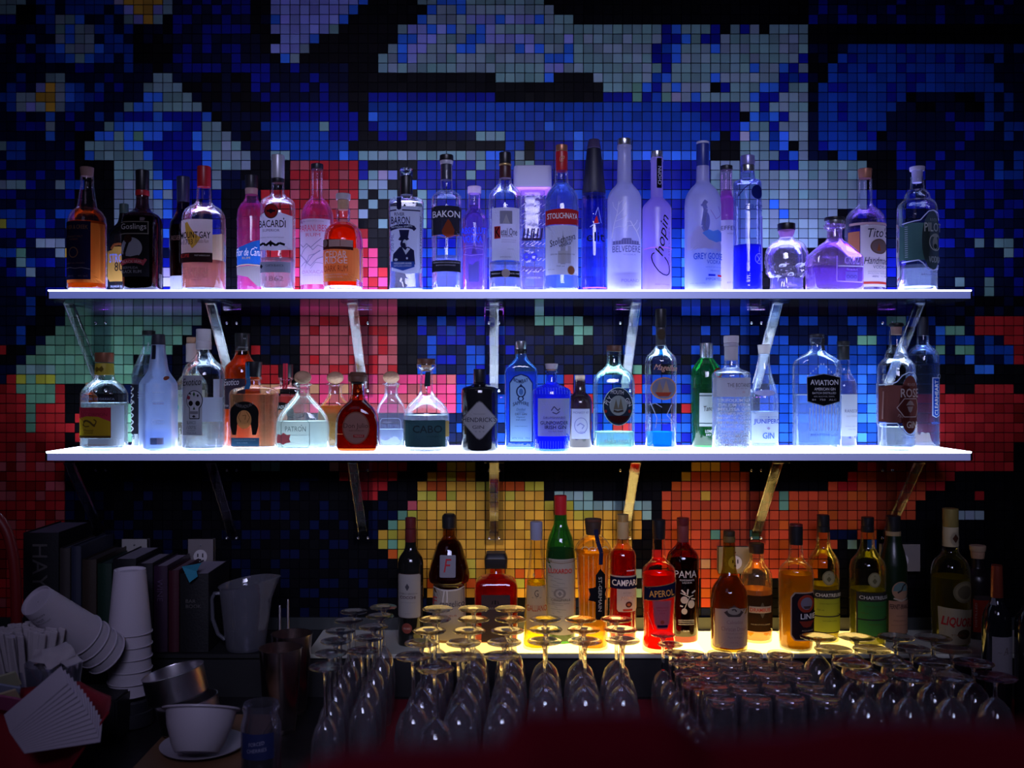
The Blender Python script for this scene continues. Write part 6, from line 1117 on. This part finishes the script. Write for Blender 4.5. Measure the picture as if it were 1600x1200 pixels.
oc = ['bottom', 'second', 'third', 'fourth', 'fifth', 'top']
for i in range(6):
    z = CZ-(1082-CV)/FPX*cd_+.0252*i
    cup.place((cx_+(.0015 if i == 0 else 0)*-1, -DW+cd_, z), 'white paper cup upside down, '+('topmost' if i == 5 else 'lowest' if i == 0 else oc[i]+' from the bottom')+' of the upright stack', 'upright stack of paper cups', (0.0, 0.0, i*.7))
from mathutils import Vector, Matrix, Euler
pa = Vector(W(56, 938, 1.80)); pb = Vector(W(118, 985, 1.87)); ax = (pa-pb).normalized(); q = ax.to_track_quat('Z', 'Y').to_euler()
rimp = pa-ax*.131
ts = None
for i in range(4):
    o = cup.place(rimp-ax*.0235*i, 'white paper cup, '+['foremost, with small black printing,', 'second', 'third', 'last'][i]+' of the tilted stack', 'tilted stack of paper cups', tuple(q))
    if i == 0: ts = o
V = []; F = []
for s_, zz, hh, L in (('HOT', .108, .006, .016), ('CAUTION', .117, .004, .030), ('CONTENTS HOT', .101, .003, .034)):
    gv, gf = glyphs(s_); m_ = len(V); Rr = .0315+(.131-zz)/.131*.012+.0006
    for (a, c_) in gv:
        th = -PI*.32+a*L/Rr; V.append((Rr*math.cos(th), Rr*math.sin(th), zz+c_*hh))
    F += [tuple(i+m_ for i in g_) for g_ in gf]
mesh_obj('lettering', V, F, paint((.03, .03, .04), .6), ts, False)
# black caddy carrying the tilted stack
cz0 = ZC; p0 = W(135, 1000, 1.88)
o = root('bar_caddy', (p0[0]+.01, p0[1]+.04, ZC), 'black open caddy half hidden behind the tilted paper cups', 'caddy')
b = MB(); b.box(-.10, -.03, .0004, .045, .075, .085); bevel(b.build('body', paint((.012, .012, .016), .5), o), .004, 2)

# ------------------------------------------------------------------ straws, cups of packets, napkins, red cloth
def tumbler_clear(name, u, v, d, r_, h, label, cat, z0=None, tint=(.80, .80, .88)):
    x, y, z = W(u, v, d)
    o = root(name, (x, y, z-h), label, cat)
    b = MB(); b.lathe([(r_*.8, 0), (r_, h), (r_-.0016, h), (r_*.8-.0016, .004), (.001, .004), (.001, .0002)], 36); b.build('wall', glass(tint, .10, 1.6), o); return o, (x, y, z)
sg, sp_ = tumbler_clear('glass_cup', 45, 1040, 1.80, .046, .125, 'clear glass holding the bundle of white wrapped straws', 'cup')
def mk_straw():
    o = root('straw', (0, 0, 0), 's', 'straw'); b = MB(); b.box(-.0062, -.0024, 0, .0062, .0024, .185); bevel(b.build('paper_wrapper', paint((.60, .54, .58), .75, 0, .2, 200), o), .0012, 1); return o
straw = Proto(mk_straw); rnd = random.Random(5)
for i in range(64):
    a = i*2.39996; q_ = math.sqrt((i+.5)/64)*.033; dx, dy = q_*math.cos(a), q_*math.sin(a); tl = .20*q_/.033
    straw.place((sp_[0]+dx*.9, sp_[1]+dy*.9, sp_[2]-.112), 'white paper-wrapped straw in the bundle at the far left', 'wrapped straws in the glass at the far left', (-tl*math.sin(a), tl*math.cos(a), rnd.uniform(-.4, .4)))
pg_, pp_ = tumbler_clear('glass_cup', 84, 1034, 1.70, .048, .090, 'clear glass of torn sugar papers behind the fan of napkins', 'cup')
def crumple(name, loc, s, m_, label, group, rot, seed):
    rr = random.Random(seed); o = root(name, loc, label, 'paper', group); n = 7; v = []; f = []
    for i in range(n):
        for j in range(n):
            x, y = (i/(n-1)-.5)*s, (j/(n-1)-.5)*s*.8
            v.append((x, y, .35*s*math.sin(3.2*(i/(n-1)-.3))*math.sin(2.6*(j/(n-1))+seed)+rr.uniform(-.05, .05)*s))
    for i in range(n-1):
        for j in range(n-1): f.append((i*n+j, (i+1)*n+j, (i+1)*n+j+1, i*n+j+1))
    mesh_obj('sheet', v, f, m_, o, True, 50); o.rotation_euler = rot; return o
pw = paint((.58, .52, .56), .7)
for i, (dx, dz, rr_, s_) in enumerate([(-.022, .006, (.5, .3, .2), .042), (.006, .012, (.9, -.2, .8), .046), (.028, .006, (.7, .5, -.4), .036), (-.004, -.012, (.3, .1, 1.4), .05)]):
    crumple('paper_packet', (pp_[0]+dx, pp_[1]-.006*i+.01, pp_[2]+dz), s_, pw, 'white torn paper packet, '+['leftmost', 'curled top one', 'rightmost', 'lowest one'][i]+' in the second clear glass', 'torn papers in the glass', rr_, i)
for i, (u, v, d, c_, lb) in enumerate([(6, 1080, 1.60, (.30, .34, .48), 'blue and white sugar packet at the left edge'), (4, 1066, 1.61, (.5, .5, .32), 'pale green-yellow packet at the left edge'), (18, 1100, 1.57, (.42, .08, .2), 'pink sweetener packet at the left edge beside the napkins'), (4, 1094, 1.58, (.6, .5, .3), 'yellow packet under the blue one at the left edge')]):
    o = root('sweetener_packet', W(u, v, d), lb, 'packet'); b = MB(); b.box(-.026, -.002, -.016, .026, .002, .016); bevel(b.build('paper', paint(c_, .7), o), .0015, 1); o.rotation_euler = (.5, .25-.5*(i % 2), .2)
o = root('condiment_caddy', (sx(60, 1.75), -DW+1.75, ZC), 'black stepped caddy under the straw glass and the packet glass', 'caddy')
xa_, xb_ = sp_[0]-o.location.x, pp_[0]-o.location.x
b = MB(); b.box(xa_-.058, -.004, .0004, xa_+.058, .105, sp_[2]-.1255-ZC); bevel(b.build('back_step', paint((.012, .012, .016), .5), o), .003, 2)
b = MB(); b.box(xb_-.056, -.1, .0004, xb_+.056, -.0046, pp_[2]-.0905-ZC); bevel(b.build('front_step', paint((.012, .012, .016), .5), o), .003, 2)
# fan of napkins
piv = Vector(W(14, 1128, 1.50))
def mk_nap():
    o = root('paper_napkin', (0, 0, 0), 'n', 'napkin'); b = MB(); b.box(-.004, -.018, -.0009, .111, .018, .0009); bevel(b.build('sheet', paint((.60, .54, .64), .8, 0, .1, 200), o), .0006, 1); return o
nap = Proto(mk_nap)
for i in range(14):
    t = i/13; ang = math.radians(44-36*t)
    nap.place(tuple(piv+Vector((.003*i, -.0014*i, -.0005-.0018*i))), 'white folded napkin in the fan over the red cloth', 'fan of white folded napkins', (math.radians(52), -ang*.92, math.radians(4)))
# red cloth
def cloth(name, top, bot, dt, db, m_, label, cat, nx=36, ny=20, amp=.006, seed=1):
    def lerp(pts, t):
        t *= len(pts)-1; i = min(int(t), len(pts)-2); t -= i
        return (pts[i][0]*(1-t)+pts[i+1][0]*t, pts[i][1]*(1-t)+pts[i+1][1]*t)
    v = []; f = []
    o = root(name, W(*lerp(bot, .5), db), label, cat); ox_, oy_, oz_ = o.location
    for i in range(nx+1):
        for j in range(ny+1):
            s_ = i/nx; t = j/ny; a = lerp(top, s_); c_ = lerp(bot, s_)
            d = dt+(db-dt)*(t**.8)+amp*math.sin(9*s_+2*t+seed)*t+amp*.6*math.sin(23*s_-4*t)*t
            x, y, z = W(a[0]*(1-t)+c_[0]*t, a[1]*(1-t)+c_[1]*t, d); v.append((x-ox_, y-oy_, z-oz_))
    for i in range(nx):
        for j in range(ny): k = i*(ny+1)+j; f.append((k, k+1, k+ny+2, k+ny+1))
    q_ = mesh_obj('fabric', v, f, m_, o); sm = q_.modifiers.new('thickness', 'SOLIDIFY'); sm.thickness = .003; return o
redc = paint((.33, .008, .022), .85, 0, .4, 400)
cloth('red_napkin_cloth', [(-80, 1082), (0, 1078), (60, 1072), (124, 1064), (150, 1078), (174, 1088)], [(-80, 1285), (0, 1285), (40, 1285), (75, 1262), (105, 1205), (168, 1112)], 1.64, 1.50, redc, 'dark red cloth under the straws, packets and napkins at lower left', 'cloth')
# shallow black tray under the cloth, reaching forward
o = root('service_tray', (sx(185, 1.72), -DW+1.64, ZC), 'black plastic tray at lower left beside the red cloth', 'tray')
b = MB(); b.box(-.03, -.16, .0004, .045, .14, .012); b.box(.045, -.16, .0004, .052, .14, .035); bevel(b.build('tray_body', paint((.014, .014, .020), .35), o), .003, 2); o.rotation_euler = (0, 0, math.radians(-24))
# ------------------------------------------------------------------ steel cups, board, plate, bowl, jar, pitcher, shakers
o = root('serving_board', (sx(320, 1.75), -DW+1.76, ZC), 'brown rounded board carrying the white bowl and steel cups', 'board')
b = MB(); b.box(-.095, -.13, .040, .10, .15, .053); bevel(b.build('top', paint((.24, .12, .06), .6, 0, .2, 60), o), .006, 3)
b = MB(); b.box(-.08, -.11, .0004, .085, .13, .0397); b.build('base', paint((.012, .011, .012), .6), o, False)
ZB = ZC+.0534
steel = paint((.62, .58, .62), .30, 1.0)
def mk_steel():
    o = root('steel_cup', (0, 0, 0), 's', 'cup'); R, h = .056, .050
    b = MB(); b.lathe([(R-.004, 0), (R, .004), (R, h), (R+.0015, h+.001), (R-.001, h+.0015), (R-.0015, h), (R-.0015, .004), (.001, .0025), (.001, 0)], 48); b.build('wall', steel, o); return o
stl = Proto(mk_steel)
x, y, z = W(300, 1135, 1.80); stl.place((x, y, ZB+.012), 'shiny steel cup, lower of the two tilted ones behind the white bowl', 'tilted steel cups', (0, math.radians(-11), 0))
stl.place((x-.026, y+.004, ZB+.066), 'shiny steel cup, upper of the two tilted ones behind the white bowl', 'tilted steel cups', (math.radians(0), math.radians(-13), 0))
o = root('white_plate', (sx(312, 1.70), -DW+1.72, ZB), 'white plate with dark slots under the white bowl', 'plate')
b = MB(); b.lathe([(.001, .0004), (.045, .0004), (.074, .010), (.075, .012), (.072, .0115), (.044, .003), (.001, .003)], 40); b.build('dish', paint((.58, .53, .62), .4), o)
o = root('white_bowl', (sx(300, 1.63), -DW+1.655, ZB+.0035), 'white bowl with a flat rim at the bottom left of the photo', 'bowl')
b = MB(); b.lathe([(.001, .0), (.036, .0), (.044, .012), (.056, .045), (.060, .068), (.067, .070), (.067, .073), (.058, .072), (.054, .045), (.040, .013), (.001, .004)], 48); b.build('body', paint((.60, .54, .62), .45), o); o.rotation_euler = (math.radians(-24), 0, 0); o.location.z += .016
o = root('glass_jar', (sx(408, 1.62), -DW+1.62, ZC+.0004), 'clear glass jar with dark blue label in front of the steel shakers', 'jar')
b = MB(); b.lathe([(.030, 0), (.0335, .006), (.0335, .135), (.029, .150), (.029, .158), (.031, .160), (.031, .164), (.029, .166), (.029, .170), (.0275, .170), (.0275, .150), (.0318, .135), (.0318, .006), (.001, .004)], 40); b.build('wall', glass((.82, .80, .88), .06, 1.7), o)
b = MB(); v = []; f = []
for i in range(13):
    a = -PI/2-.9+1.8*i/12
    for zz in (.085, .128): v.append((.0338*math.cos(a), .0338*math.sin(a), zz))
for i in range(12): f.append((2*i, 2*i+2, 2*i+3, 2*i+1))
b.add(v, f); b.build('label', paint((.02, .03, .12), .5), o)
V = []; F = []
for s_, zz, hh, L in (('FORCED', .112, .006, .026), ('CHERRIES', .101, .006, .034)):
    gv, gf = glyphs(s_); m_ = len(V)
    for (a, c_) in gv: th = -PI/2+a*L/.034; V.append((.0341*math.cos(th), .0341*math.sin(th), zz+c_*hh+a*.004))
    F += [tuple(i+m_ for i in g_) for g_ in gf]
mesh_obj('lettering', V, F, paint((.35, .35, .5), .6), o, False)
b = MB(); b.lathe([(.030, .006), (.0308, .08), (.0308, .098), (.001, .1)], 28); b.build('contents', paint((.03, .012, .02), .3), o)
# plastic measuring pitcher on the ledge
o = root('measuring_pitcher', (sx(386, 2.21), -DW+2.20, ZL+.0004), 'clear plastic pitcher with spout and handle standing right of the books', 'pitcher')
n = 40; v = []; f = []; H = .150
prof = [(.042, 0), (.0445, .004), (.050, .05), (.056, .11), (.060, H), (.0625, H+.003), (.061, H+.004), (.0585, H), (.0545, .11), (.0485, .05), (.043, .006), (.001, .005)]
for (r_, z) in prof:
    for i in range(n):
        a = 2*PI*i/n; sp = max(0, math.cos(a))**14*max(0, (z-.10)/.05)*.016; up = .010*math.cos(a)*max(0, z/H)**2
        v.append(((r_+sp)*math.cos(a), r_*math.sin(a), z+up))
for j in range(len(prof)-1):
    for i in range(n): f.append((j*n+i, j*n+(i+1) % n, (j+1)*n+(i+1) % n, (j+1)*n+i))
f.append(tuple(range(n))[::-1]); mesh_obj('body', v, f, glass((.72, .72, .80), .22, 1.6), o)
b = MB(); b.tube([(-.058, 0, .128), (-.070, 0, .128), (-.076, 0, .115), (-.074, 0, .07), (-.062, 0, .035), (-.047, 0, .022)], .0045, 10); b.build('handle', glass((.6, .6, .7), .3, 1.6), o)
o.rotation_euler = (0, 0, math.radians(8))
def mk_tin():
    o = root('shaker_tin', (0, 0, 0), 't', 'shaker'); h = .168
    b = MB(); b.lathe([(.001, 0), (.030, 0), (.031, .002), (.031, .010), (.0325, .012), (.043, h), (.0445, h+.0008), (.0445, h+.002), (.042, h+.002), (.0315, .013), (.001, .010)], 48); b.build('wall', paint((.5, .40, .38), .24, 1.0), o); return o
tin = Proto(mk_tin)
tin.place((sx(438, 1.96), -DW+1.96, ZC+.0004), 'steel cocktail shaker tin, nearer of the two beside the glasses', 'steel shaker tins')
tin.place((sx(456, 2.07), -DW+2.07, ZC+.0004), 'steel cocktail shaker tin, farther one behind the nearer tin', 'steel shaker tins')
for i, (u, v) in enumerate(((437, 946), (450, 937))):
    d = 2.24; x, y, z = W(u, v, d); o = root('bar_spoon', (x, y, ZL+.0006), 'upright thin metal rod, '+('left' if i == 0 else 'right')+' one of two behind the shaker tins', 'bar tool', 'metal rods behind the shakers')
    b = MB(); b.lathe([(.006, 0), (.004, .01), (.0032, z-ZL-.004), (.002, z-ZL)], 12); b.build('rod', steel, o)
# red hose loop at the left edge
P_ = [W(-30, 790, 1.95), W(-5, 806, 1.95), W(12, 830, 1.95), W(20, 862, 1.95), W(24, 895, 1.95), W(26, 940, 1.95)]
o = root('curved_tube', (P_[-1][0], P_[-1][1], ZC), 'curved red tube at the left edge of the photo', 'tube')
L_ = [o.location]
pts = [Vector(p)-Vector((P_[-1][0], P_[-1][1], ZC)) for p in P_]; pts.append(Vector((0, 0, .02)))
fine = []
for i in range(len(pts)-1):
    for k in range(4): fine.append(pts[i].lerp(pts[i+1], k/4))
fine.append(pts[-1])
for _ in range(3): fine = [fine[0]]+[(fine[i-1]+fine[i]*2+fine[i+1])/4 for i in range(1, len(fine)-1)]+[fine[-1]]
b = MB(); b.tube(fine, .011, 14); b.build('grip', paint((.22, .010, .012), .45), o)
b = MB(); b.lathe([(.035, 0), (.035, .018), (.02, .022)], 24); b.build('base', BLK, o)

# ------------------------------------------------------------------ out-of-focus red cloth on the near bar rail
o = root('bar_rail', (0.25, -DW+.225, CZ-.1325), 'dark wooden rail of the near bar just below the view', 'rail')
b = MB(); b.box(-.5, -.07, -.03, .6, .02, .0095); bevel(b.build('top', paint((.03, .015, .012), .5), o), .003, 2)
def topv(u): return float(np.interp(u, [465, 485, 510, 560, 640, 720, 780, 800, 820, 1030, 1060, 1100, 1160, 1280, 1330, 1400, 1560, 1700], [1222, 1200, 1190, 1178, 1176, 1172, 1168, 1140, 1118, 1114, 1124, 1155, 1158, 1146, 1134, 1132, 1136, 1140]))
o = root('red_bar_cloth', (0.05, -DW+.235, CZ-.121), 'blurred dark red cloth in the foreground along the bottom of the photo', 'cloth')
v = []; f = []; nu, nt = 90, 9; d = .245
for i in range(nu+1):
    u = 462+(1760-462)*i/nu; zt_ = -(topv(u)-CV)/FPX*d+.121; x = (u-CU)/FPX*d-.05
    for j in range(nt+1):
        a = PI*j/nt; v.append((x, .010+.020*math.cos(a), max(.0004, zt_*math.sin(a)**.6 if 0 < j < nt else .0004)))
for i in range(nu):
    for j in range(nt): k = i*(nt+1)+j; f.append((k, k+nt+1, k+nt+2, k+1))
mesh_obj('fabric', v, f, paint((.62, .010, .050), .9, 0, .3, 300), o)
